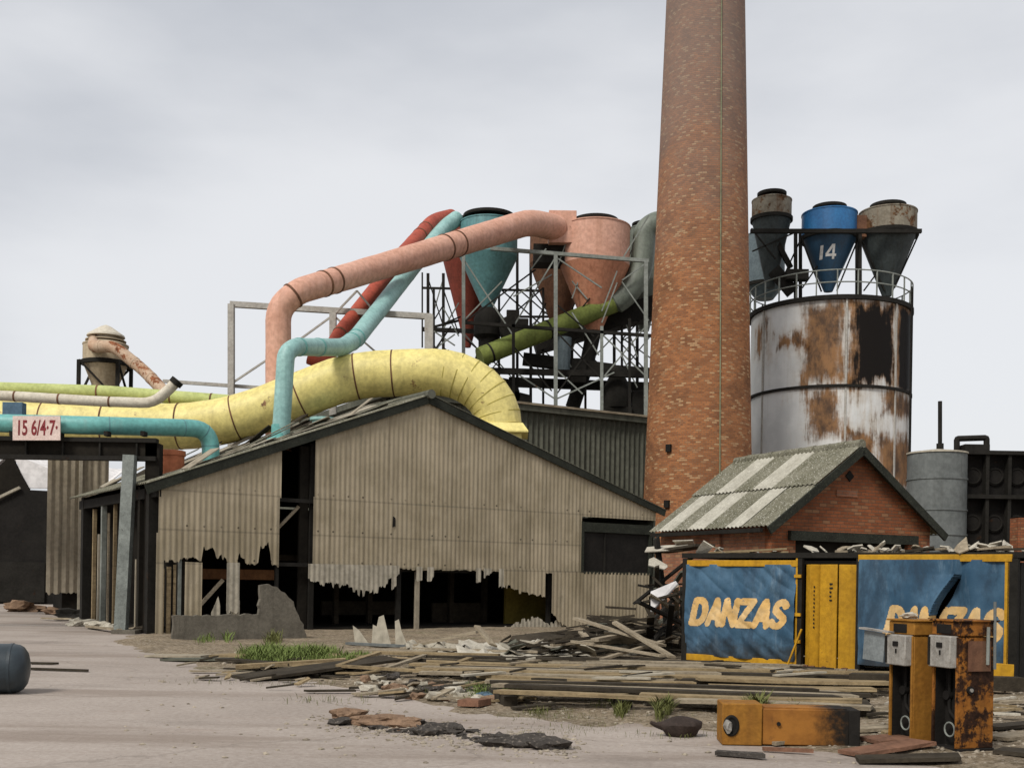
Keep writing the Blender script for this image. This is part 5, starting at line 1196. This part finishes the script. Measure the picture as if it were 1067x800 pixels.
# timber deck: long boards on bearers
FL, FRt, BL, BR = G(508, 737), G(938, 754), G(432, 694), G(905, 706)
NB = 24
for i in range(NB):
    t = i/(NB-1); a = FL.lerp(BL, t); b = FRt.lerp(BR, t); wv = (BL-FL).length/(NB-1); dv = (b-a).normalized()
    a = a+dv*rnd.uniform(-.5, .9); b = b+dv*rnd.uniform(-1.1, .5); c = rnd.uniform(.3, .75); ends = [(0, 1)] if rnd.random() < .35 else [(0, c-.01), (c+rnd.uniform(.005, .05), 1)]
    for q0, q1 in ends:
        z = .20+rnd.uniform(-.015, .03)+(.05 if rnd.random() < .2 else 0); sk = Vector((0, rnd.uniform(-.07, .07), 0))
        board(a.lerp(b, q0)+Vector((0, 0, z)), a.lerp(b, q1)+sk+Vector((0, 0, z+rnd.uniform(-.02, .04))), wv*rnd.uniform(.55, .98), .05, rnd.choice(['timber_tan', 'timber_tan', 'timber', 'timber_tan', 'timber_dark'] if t < .5 else ['timber_tan', 'timber', 'timber_dark', 'timber_dark', 'moss_timber']), 'deck_board', 'long weathered board lying in the wide stack of boards before the shed', 'board', 'boards of the wide timber stack', sag=rnd.uniform(-.02, .02))
for k in range(30):
    t, u = rnd.uniform(.1, 1), rnd.uniform(.02, .98); p = FL.lerp(FRt, u).lerp(BL.lerp(BR, u), t)+Vector((0, 0, .275)); L = rnd.uniform(.15, .9); az = rnd.uniform(-1, 1)
    dd = Vector((math.cos(az), math.sin(az), 0))*L/2; board(p-dd, p+dd+Vector((0, 0, rnd.uniform(0, .05))), rnd.uniform(.03, .16), .03, rnd.choice(['timber_dark', 'timber', 'timber_dark', 'asbestos_pale']), 'deck_litter', 'short broken scrap of wood lying on top of the wide timber stack', 'scrap', 'wood scraps on the timber stack')
for t in (.06, .35, .65, .93):
    a = FL.lerp(FRt, t); b = BL.lerp(BR, t); board(Vector((a.x, a.y+.05, .085)), Vector((b.x, b.y, .085)), .2, .16, 'timber_dark', 'timber_bearer', 'dark square bearer under the wide stack of boards', 'bearer', 'bearers under the wide timber stack')
# boards lying at the left
J = 'old boards strewn left of the timber stack'
for p0, p1, w, m, dz in (((158, 684), (215, 687), .5, 'asbestos', .03), ((175, 688), (240, 691), .4, 'asbestos_dark', .03), ((228, 687), (300, 690), .6, 'timber_tan', .05), ((232, 692), (305, 699), .3, 'timber_dark', .06), ((255, 697), (345, 700), .35, 'timber_tan', .05), ((300, 686), (400, 692), .5, 'timber_tan', .07), ((360, 683), (455, 686), .25, 'timber', .08), ((390, 686), (520, 690), .25, 'timber_tan', .08), ((395, 691), (480, 697), .4, 'timber_tan', .06), ((420, 682), (560, 686), .22, 'timber', .08)):
    board(gb(p0, dz), gb(p1, dz+rnd.uniform(0, .03)), w, .045, m, 'loose_board', 'old board lying flat on the earth left of the timber stack', 'board', J)
a, b = gb((252, 708), .03), gb((408, 702), .24)
board(a, b, .9, .05, 'timber_dark', 'tilted_board', 'long dark board tilted up at its right end beside the weeds', 'board')
board(gb((246, 700), .10), gb((360, 698), .13), .22, .08, 'timber_tan', 'tan_beam', 'tan beam lying along the dark tilted board', 'beam')
# open timber frame panel
fp_ = thing('open_timber_frame', 'open frame of pale battens lying on the boards, empty in the middle', 'frame', gb((418, 706)), 0); ff = FR[fp_.name]
cs_ = [gb((352, 706), .18), gb((452, 712), .13), gb((492, 699), .2), gb((395, 697), .26)]
for i in range(4): MB(ff).bar(ff.l(cs_[i]), ff.l(cs_[(i+1) % 4]), .11, .05).build('batten', M['timber_tan'], fp_, smooth=False)
m1, m2 = cs_[0].lerp(cs_[1], .5), cs_[3].lerp(cs_[2], .5); MB(ff).bar(ff.l(m1), ff.l(m2), .09, .045).build('batten', M['timber'], fp_, smooth=False)
# heap of splintered wood and sheets against the shed right
H = 'splintered boards heaped against the shed'
for k in range(90):
    cx_ = rnd.uniform(545, 712); by = rnd.uniform(676, 692); base = G(cx_, by); hmax = .15+1.0*max(0, 1-abs(cx_-655)/75)
    L = rnd.uniform(.8, 2.6); az = rnd.choice([rnd.uniform(-.5, .5), rnd.uniform(-.5, .5), rnd.uniform(1, 2)]); pit = rnd.uniform(-.35, .3); z = rnd.uniform(.05, hmax)
    dv = Vector((math.cos(az)*math.cos(pit), math.sin(az)*math.cos(pit), -abs(math.sin(pit)) if cx_ > 655 else abs(math.sin(pit))*.6))*L/2
    c = Vector((base.x, base.y+rnd.uniform(0, 2.2), max(z, abs(dv.z)+.04)))
    board(c-dv, c+dv, rnd.uniform(.04, .2), rnd.uniform(.02, .07), rnd.choice(['timber', 'timber_dark', 'timber_dark', 'timber_dark', 'timber_dark', 'timber_dark']), 'splintered_board', 'splintered grey board in the heap against the shed right end', 'board', H)
for (p0, p1, Y0, Y1, w) in (((600, 644), (690, 672), 25, 23.5, .2), ((640, 648), (700, 684), 24.5, 22.5, .15), ((598, 668), (690, 683), 24, 22.5, .12), ((575, 672), (665, 662), 24, 25, .16), ((615, 690), (690, 668), 22.6, 24, .12)):
    board(P(*p0, Y0), P(*p1, Y1), w, .05, 'timber', 'splintered_board', 'splintered grey board in the heap against the shed right end', 'board', H)
mc = chunk(1.0, 77, (2.3, .9, .42), 3, .5); g = G(650, 681); mc.v = [v+g+Vector((0, .9, .05)) for v in mc.v]; solo(mc, 'dark_rubble_mound', M['timber_dark'], 'dark mound of rotten rubble under the splintered boards by the shed', 'mound', smooth=False)
# crumpled pale sheeting
def crumpled(px0, px1, py0, py1, seed, m, name, label, cat, hgt=.35, n=26):
    mb = MB(); ids = {}
    for i in range(n+1):
        for j in range(9):
            u, v = i/n, j/8; g0 = G(px0+(px1-px0)*u, py0); g1_ = G(px0+(px1-px0)*u, py1); p = g0.lerp(g1_, v)
            rid = abs(mnoise.noise(Vector((u*5+v*1.4, v*2.5, seed))))*.7 + abs(mnoise.noise(Vector((u*13, v*6, seed+3))))*.35
            env = math.sin(PI*min(1, v*1.0))*.8+.2
            p.z = .06 + hgt*rid*env*(1.15-u*.5); p.x += .15*mnoise.noise(Vector((u*4, v*4, seed+7))); p.y += .3*mnoise.noise(Vector((u*4, v*4, seed+9)))
            mb.v.append(p)
    for i in range(n):
        for j in range(8):
            if (i in (0, n-1) and hashn(j, seed) < .5): continue
            mb.f.append((i*9+j, (i+1)*9+j, (i+1)*9+j+1, i*9+j+1))
    return solo(mb, name, M[m], label, cat, solid=.012)
crumpled(478, 616, 687, 676, 3, 'white_scrap', 'crumpled_pale_sheet', 'long crumpled whitish sheet lying before the dark shed opening', 'sheet', .75)
crumpled(422, 500, 684, 674, 6, 'asbestos_pale', 'crumpled_grey_sheet', 'flattened grey sheet under broken battens before the shed opening', 'sheet', .45)
board(P(424, 674, 26), P(497, 658, 26), .2, .06, 'timber', 'propped_beam', 'pale beam propped at a slant over the flattened grey sheet', 'beam')
board(P(497, 652, 25.6), P(514, 672, 25.2), .16, .05, 'timber', 'snapped_post', 'short snapped post leaning at the beam end', 'post')
# standing shards of cladding in the opening
for i, (pts, lab) in enumerate((([(370, 670), (367, 650), (374, 655), (386, 671)], 'short leaning shard of grey sheet, leftmost of the standing three'), ([(387, 672), (388, 650), (392, 652), (394, 642), (399, 640), (403, 655), (408, 672)], 'tall jagged shard of grey sheet, middle of the standing three'), ([(412, 672), (411, 646), (415, 644), (418, 656), (425, 672)], 'narrow pointed shard of grey sheet, rightmost of the standing three'))):
    o = G(395, 674); Yp = o.y; pw = [P(x, y, Yp) for x, y in pts]
    mb = MB(); zmin = min(p.z for p in pw)
    mb.prism([(p.x, p.z-zmin) for p in pw], Yp, Yp+.03); mb.v = [v + Vector((0, v.z*.2, .03)) for v in mb.v]
    solo(mb, 'sheet_shard', M['asbestos_pale'], lab, 'shard', 'broken sheet shards standing at the opening', smooth=False)
board(gb((362, 675), .05), gb((430, 678), .05), .18, .06, 'tank_grey', 'grey_rail', 'bluish grey rail lying at the foot of the sheet shards', 'rail')
def fragment(c, r, seed, flat=.4):
    q = random.Random(seed); n = q.randint(5, 8); pts = []
    for i in range(n):
        a = 2*PI*i/n+q.uniform(-.3, .3); rr = r*q.uniform(.45, 1.25); pts.append(Vector((rr*math.cos(a)*1.4, rr*math.sin(a), q.uniform(-.12, .12)*r)))
    e = Matrix.Rotation(q.uniform(-flat, flat), 3, 'X') @ Matrix.Rotation(q.uniform(-flat, flat), 3, 'Y') @ Matrix.Rotation(q.uniform(0, 2*PI), 3, 'Z')
    top = [Vector(c)+e @ p for p in pts]; nn = e @ Vector((0, 0, -.025)); m_ = MB(); ctr = sum(top, Vector())/n + e @ Vector((0, 0, .1*r*q.uniform(-1, 1)))
    vs_ = top+[p+nn for p in top]+[ctr, ctr+nn]
    fs_ = [(i, (i+1) % n, 2*n) for i in range(n)]+[(n+(i+1) % n, n+i, 2*n+1) for i in range(n)]+[(i, n+i, n+(i+1) % n, (i+1) % n) for i in range(n)]
    return m_.add(vs_, fs_)
for k in range(26):
    cx_ = rnd.uniform(520, 706); g = G(cx_, rnd.uniform(678, 690)); z = rnd.uniform(.1, .25+.6*max(0, 1-abs(cx_-650)/70))
    solo(fragment((g.x, g.y+rnd.uniform(-.2, 1.2), z+.1), rnd.uniform(.15, .45), 500+k, .6), 'sheet_fragment', M[rnd.choice(['asbestos_dark', 'asbestos', 'timber_dark', 'asbestos_pale'])], 'broken sheet fragment in the heap against the shed right end', 'fragment', 'sheet fragments in the heap by the shed', smooth=False)
# debris between shed and lorry body
a = P(679, 640, 24.5); t_ = MB(); pts = [P(678, 637, 24.5), P(678, 616, 24.8), P(704, 605, 25.2), P(706, 608, 25.2)]
t_.add([pts[0], pts[1], pts[2], pts[3]]+[p+Vector((.03, .05, -.02)) for p in pts], [(0, 1, 2, 3), (7, 6, 5, 4), (0, 4, 5, 1), (1, 5, 6, 2), (2, 6, 7, 3), (3, 7, 4, 0)]); solo(t_, 'white_triangular_board', M['roof_white'], 'white triangular board tilted on the heap left of the lorry body', 'board', smooth=False)
K2 = 'tangled debris between shed and lorry body'
for k in range(30):
    cx_ = rnd.uniform(684, 716); Yb = rnd.uniform(24.5, 28); zc_ = rnd.uniform(.1, 1.9); L = rnd.uniform(.6, 1.9); az = rnd.uniform(0, PI); pit = rnd.uniform(-.9, .9)
    dv = Vector((math.cos(az)*math.cos(pit), math.sin(az)*math.cos(pit), math.sin(pit)))*L/2
    p = P(cx_, 600, Yb); c = Vector((p.x, Yb, max(zc_, abs(dv.z)+.03)))
    board(c-dv, c+dv, rnd.uniform(.06, .22), rnd.uniform(.03, .07), rnd.choice(['timber_dark', 'timber_dark', 'timber', 'steel_dark', 'asbestos_dark']), 'tangled_board', 'broken board in the tangle between shed and lorry body', 'board', K2)
for k, (px, py, Y, r_, lab) in enumerate(((697, 571, 27, .24, 'crumpled white scrap on top of the tangle by the hut eaves'), (688, 588, 26.5, .17, 'smaller white scrap hanging low on the tangle by the shed corner'), (712, 566, 27.5, .2, 'flat pale scrap nearest the hut wall on the tangle'))):
    c = fragment(P(px, py, Y), r_*1.7, 20+k, .5); solo(c, 'white_scrap', M['white_scrap'], lab, 'scrap', smooth=False)
mb = MB(); a = P(684, 540, 27); 
board(P(684, 560, 27), Vector((P(700, 600, 26.5).x, 26.5, 0)), .12, .1, 'steel_dark', 'leaning_post', 'dark post leaning at the shed right corner', 'post')
board(P(686, 575, 27.5), P(735, 568, 26), .6, .06, 'timber_dark', 'dark_sheet', 'dark flat sheet laid across the tangle towards the hut', 'sheet')
# rubbish on the lorry roof
Rr = 'pale scraps on the lorry roof'
for k in range(44):
    x = LB*(rnd.uniform(.52, .99) if k < 34 else rnd.uniform(.02, .5)); y = rnd.uniform(.05, 1.6); r_ = rnd.uniform(.05, .19)
    c = fragment(DF.w((x, y, lo_z+.06+r_*.25)), r_, 40+k, .7)
    solo(c, 'roof_scrap', M[rnd.choice(['white_scrap', 'white_scrap', 'timber'])], 'pale crumpled scrap lying on the lorry body roof', 'scrap', Rr, smooth=False)
for k in range(14):
    x = LB*rnd.uniform(.03, .95); y = rnd.uniform(.1, 1.5); L = rnd.uniform(.5, 1.3); az = rnd.uniform(-.5, .5)
    a = DF.w((x-L/2*math.cos(az), y-L/2*math.sin(az), lo_z+.03)); b = DF.w((x+L/2*math.cos(az), y+L/2*math.sin(az), lo_z+rnd.uniform(.03, .1)))
    board(a, b, rnd.uniform(.06, .16), .04, rnd.choice(['timber', 'timber_dark', 'timber_tan']), 'roof_stick', 'broken stick lying on the lorry body roof', 'stick', 'sticks on the lorry roof')
# pale plaster lumps beside the timber stack
for k in range(70):
    px = 372+rnd.random()*135; py = 712+(px-372)*.12+rnd.uniform(-5, 9); r_ = rnd.uniform(.03, .12); p = gb((px, py), r_*.3)
    c = chunk(r_, 80+k, (1.3, 1, .7), 2, .45); c.v = [v+p for v in c.v]
    solo(c, 'plaster_lump', M[rnd.choice(['white_scrap', 'asbestos_pale', 'asbestos_pale', 'brownstone', 'asphalt'])], 'pale plaster lump in the pile at the near end of the timber stack', 'lump', 'plaster lumps by the timber stack', smooth=False)
board(gb((500, 729), .05), gb((520, 731), .06), .35, .05, 'blue_steel', 'blue_scrap', 'small blue scrap lying by the plaster lumps', 'scrap')
board(gb((482, 736), .06), gb((505, 738), .06), .3, .09, 'timber_red', 'red_block', 'reddish block lying in front of the plaster lumps', 'block')
# broken asphalt across the yard
for k in range(46):
    t = rnd.random(); px = 352+t*235; py = 749+t*28+rnd.uniform(-4, 7); r_ = rnd.choice([.03, .04, .06, .08, .11])*rnd.uniform(.8, 1.3); p = G(px, py)
    c = chunk(r_, 140+k, (1.5, 1, .55), 2, .45); c.v = [v+p+Vector((0, 0, r_*.25)) for v in c.v]
    solo(c, 'asphalt_lump', M['brownstone' if t < .3 and rnd.random() < .6 else 'asphalt'], 'dark broken lump in the line of rubble across the yard', 'lump', 'broken lumps strewn across the yard', smooth=False)
for px, py, r_, sq, m, lab in ((362, 751, .17, (1.3, .8, .5), 'brownstone', 'brown stone lump at the left end of the rubble line'), (398, 757, .2, (1.9, .8, .4), 'brownstone', 'long flat brown stone in the rubble line'), (545, 779, .2, (2.1, .6, .36), 'asphalt', 'long black slab of asphalt in the rubble line'), (470, 765, .13, (1.2, .8, .5), 'asphalt', 'rounded dark lump in the middle of the rubble line'), (711, 768, .17, (1.5, .9, .75), 'sack', 'dark brown sack-like lump lying left of the fallen pump')):
    c = chunk(r_, int(px), sq, 3, .3 if m != 'sack' else .12); p = G(px, py); c.v = [v+p+Vector((0, .1, r_*sq[2]*.8)) for v in c.v]
    if m == 'sack': c.tube([p+Vector((-.2, .1, .12)), p+Vector((-.3, .1, .13)), p+Vector((-.36, .08, .16))], [.06, .03, .02], 8)
    solo(c, 'sack' if m == 'sack' else 'rubble_slab', M[m], lab, 'sack' if m == 'sack' else 'slab', smooth=(m == 'sack'))
gm = MB()
for k in range(900):
    t = rnd.random(); px = 345+t*255+rnd.gauss(0, 14); py = 752+t*26+rnd.gauss(0, 7); p = G(px, py); r_ = rnd.uniform(.008, .03)
    c = chunk(r_, k, (1.2, 1, .7), 1, .3); o = len(gm.v); gm.v += [v+p for v in c.v]; gm.f += [tuple(o+i for i in f_) for f_ in c.f]
for k in range(3200):
    px = rnd.uniform(130, 1067); py = rnd.uniform(682, 795); p = G(px, py)
    if not inside(p.xy, DIRT): 
        if rnd.random() > .10: continue
    r_ = rnd.uniform(.008, .035)*(1 if p.y < 18 else 1.5); c = chunk(r_, k+1000, (1.2, 1, .7), 1, .3); o = len(gm.v); z = gz(p); gm.v += [v+p+Vector((0, 0, z)) for v in c.v]; gm.f += [tuple(o+i for i in f_) for f_ in c.f]
M['grit'] = mat('mixed_grit', (.36, .31, .24), (.10, .08, .06), scale=3, bump=0, rough=1)
tag(gm.build('scattered_rubble', M['grit'], None, smooth=False), 'small stones and crumbs of rubble strewn over the earth', 'rubble', kind='stuff')
for k in range(64):
    px = rnd.uniform(190, 560); py = 686+(px-190)*.085+rnd.uniform(-4, 26); p = gb((px, py), .04); L = rnd.uniform(.15, .9); az = rnd.gauss(0, .6)
    dv = Vector((math.cos(az), math.sin(az), 0))*L/2
    board(p-dv, p+dv+Vector((0, 0, rnd.uniform(0, .1))), rnd.uniform(.03, .16), .03, rnd.choice(['timber', 'timber_dark', 'timber_dark', 'timber_dark', 'timber_tan']), 'small_splinter', 'small broken splinter among the strewn boards at the yard edge', 'splinter', 'splinters at the yard edge')
# boards and litter around the pumps
for p0, p1, w, m, lab in (((885, 788), (962, 783), .32, 'timber_red', 'reddish board lying in front of the standing pumps'), ((905, 778), (945, 776), .4, 'timber_red', 'small red brown board between the fallen pump and the standing pair'), ((893, 794), (1000, 796), .3, 'timber_dark', 'dark board at the feet of the standing pumps'), ((746, 787), (796, 791), .12, 'asphalt', 'short black bar lying before the fallen pump'), ((795, 783), (842, 786), .05, 'timber_red', 'thin rusty rod before the fallen pump'), ((800, 776), (850, 772), .3, 'timber', 'pale board under the fallen pump'), ((1036, 776), (1100, 772), .3, 'timber', 'pale plank at the lower right edge behind the rusty pump'), ((1030, 768), (1095, 760), .25, 'timber_dark', 'dark plank beyond the pale plank at the right edge'), ((885, 766), (925, 764), .3, 'timber', 'pale grey plank left of the standing pumps'), ((1040, 790), (1100, 796), .35, 'timber_dark', 'dark plank at the lowest right corner')):
    board(gb(p0, .035), gb(p1, .045), w, .04, m, 'loose_plank', lab, 'plank')
P3 = 'pale splinters around the pumps'
for k in range(60):
    px = rnd.uniform(850, 1067); py = rnd.uniform(716, 770); p = gb((px, py), .05); L = rnd.uniform(.2, .9); az = rnd.gauss(0, .5)
    dv = Vector((math.cos(az), math.sin(az), rnd.uniform(-.03, .06)))*L/2; p.z += max(0, abs(dv.z))
    board(p-dv, p+dv, rnd.uniform(.03, .14), .03, rnd.choice(['timber', 'white_scrap', 'timber_dark', 'timber_tan', 'timber']), 'splinter', 'pale splinter on the ground around the standing pumps', 'splinter', P3)
board(gb((886, 722), .16), gb((1064, 728), .16), .3, .22, 'timber_dark', 'black_sleeper', 'black sleeper lying before the lorry body door', 'sleeper')
# stray bits on the open yard
for p0, p1, w, m, lab in (((32, 692), (58, 692.5), .08, 'timber_dark', 'thin brown stick on the yard, upper of two by the tank'), ((32, 698), (92, 700), .08, 'timber_dark', 'longer brown stick on the yard by the dark tank')):
    board(gb(p0, .03), gb(p1, .03), w, .04, m, 'yard_stick', lab, 'stick')
# scrap at the foot of the side posts
for k, (px, py, r_, m, lab) in enumerate(((78, 646, .40, 'steel_dark', 'black machine scrap at the foot of the side posts'), (82, 652, .26, 'white_scrap', 'round pale stone in front of the black scrap'), (104, 655, .28, 'white_scrap', 'flat pale rubble beside the gantry post'), (60, 640, .3, 'brownstone', 'brown heap of earth near the tall store'), (24, 637, .5, 'brownstone', 'low brown heap in front of the dark barn'), (160, 658, .25, 'timber_dark', 'dark clod by the shed corner'))):
    c = chunk(r_, 300+k, (1.6, 1, .6), 3, .5); p = G(px, py); c.v = [v+p+Vector((0, 0, r_*.3)) for v in c.v]; solo(c, 'scrap_heap', M[m], lab, 'heap', smooth=False)
for p0, p1, lab in (((135, 658), (176, 652), 'bleached batten lying from the gantry foot to the wall'), ((92, 655), (126, 660), 'bleached batten on the rubble beside the gantry post'), ((45, 646), (76, 648), 'bleached batten before the tall store')):
    board(gb(p0, .08), gb(p1, .12), .2, .06, 'timber', 'bleached_batten', lab, 'batten')
# ------------------------------------------------------------------ weeds
def weeds(regions, m, name, label, hmax):
    mb = MB()
    for (x0, x1, y0, y1, n, h) in regions:
        clumps = [(rnd.uniform(x0, x1), rnd.uniform(y0, y1), rnd.uniform(.4, 1)) for _ in range(max(3, n//70))]
        for k in range(n):
            cx_, cy_, s = rnd.choice(clumps); p = gb((cx_+rnd.gauss(0, (x1-x0)*.07), cy_+rnd.gauss(0, 1.6)))
            L = h*s*rnd.uniform(.4, 1.1); a = rnd.uniform(0, 2*PI); lean = rnd.uniform(.1, .7); w = L*rnd.uniform(.035, .075)
            d = Vector((math.cos(a)*lean, math.sin(a)*lean, 1)).normalized(); sx = Vector((-math.sin(a), math.cos(a), 0))
            q = p+d*L*.55; r_ = p+d*L+Vector((math.cos(a), math.sin(a), -.5))*L*.25
            mb.add([p-sx*w*.5, p+sx*w*.5, q+sx*w*.6, q-sx*w*.6, r_], [(0, 1, 2, 3), (3, 2, 4)])
    return tag(mb.build(name, M[m], None, smooth=False), label, 'weeds', kind='stuff')
weeds([(258, 345, 684, 694, 6000, .36), (355, 385, 688, 693, 1100, .25), (490, 545, 722, 731, 1800, .2), (205, 250, 668, 671, 200, .4)], 'grass', 'weeds', 'bright green weeds sprouting between the strewn boards', .5)
weeds([(640, 660, 742, 750, 200, .3), (680, 700, 744, 752, 260, .35), (755, 800, 744, 756, 500, .45), (560, 640, 738, 746, 400, .16), (820, 860, 740, 752, 300, .3), (255, 300, 668, 674, 160, .5), (560, 1000, 742, 768, 1200, .1), (180, 560, 684, 735, 900, .12)], 'grass_dry', 'thin_weeds', 'thin dull weeds along the edge of the timber stack', .4)
# ================================================================== SKY, SUN, CAMERA
W = bpy.data.worlds.new('World'); scene.world = W; W.use_nodes = True; nt = W.node_tree
bgn = nt.nodes['Background']; sd = Vector((-.47, -.66, .85)).normalized()
sky = nd(nt, 'ShaderNodeTexSky', sky_type='NISHITA', sun_disc=False); sky.sun_elevation = math.asin(sd.z); sky.sun_rotation = math.atan2(sd.x, sd.y); sky.dust_density = 3
tc = nd(nt, 'ShaderNodeTexCoord'); v = tc.outputs['Generated']
n1 = noise(nt, v, 1.7, 6, .5, (1, 1, 2.8)); n2 = noise(nt, v, 1.1, 4, .5, (1, 1, 2.2))
cl = mixc(nt, ramp(nt, mth(nt, 'ADD', mth(nt, 'MULTIPLY', n1, .55), mth(nt, 'MULTIPLY', n2, .45)), .36, .62), (5.0, 5.2, 5.6), (8.0, 8.05, 8.2))
out = mixc(nt, .86, sky.outputs[0], cl)
nt.links.new(out, bgn.inputs['Color']); bgn.inputs['Strength'].default_value = .09
sl_ = bpy.data.lights.new('sun', 'SUN'); sl_.energy = 2.3; sl_.angle = R(16); sl_.color = (1, .965, .90)
so = bpy.data.objects.new('sun', sl_); COL.objects.link(so); so.rotation_euler = sd.to_track_quat('Z', 'Y').to_euler(); so.location = (0, 0, 60)
cd = bpy.data.cameras.new('camera'); co = bpy.data.objects.new('camera', cd); COL.objects.link(co); scene.camera = co
cd.sensor_fit = 'HORIZONTAL'; cd.sensor_width = 36; cd.lens = 36*F/1067; cd.shift_y = (HZ-400)/1067; cd.clip_end = 3000
co.matrix_world = Matrix.Translation((0, 0, EYE)) @ Matrix.Rotation(PI/2, 4, 'X') @ Matrix.Rotation(RO, 4, 'Z')
vs = scene.view_settings; vs.view_transform = 'Standard'; vs.look = 'None'; vs.exposure = .30; vs.gamma = 1; vs.use_curve_mapping = False
scene.cycles.use_denoising = True; scene.cycles.max_bounces = 6
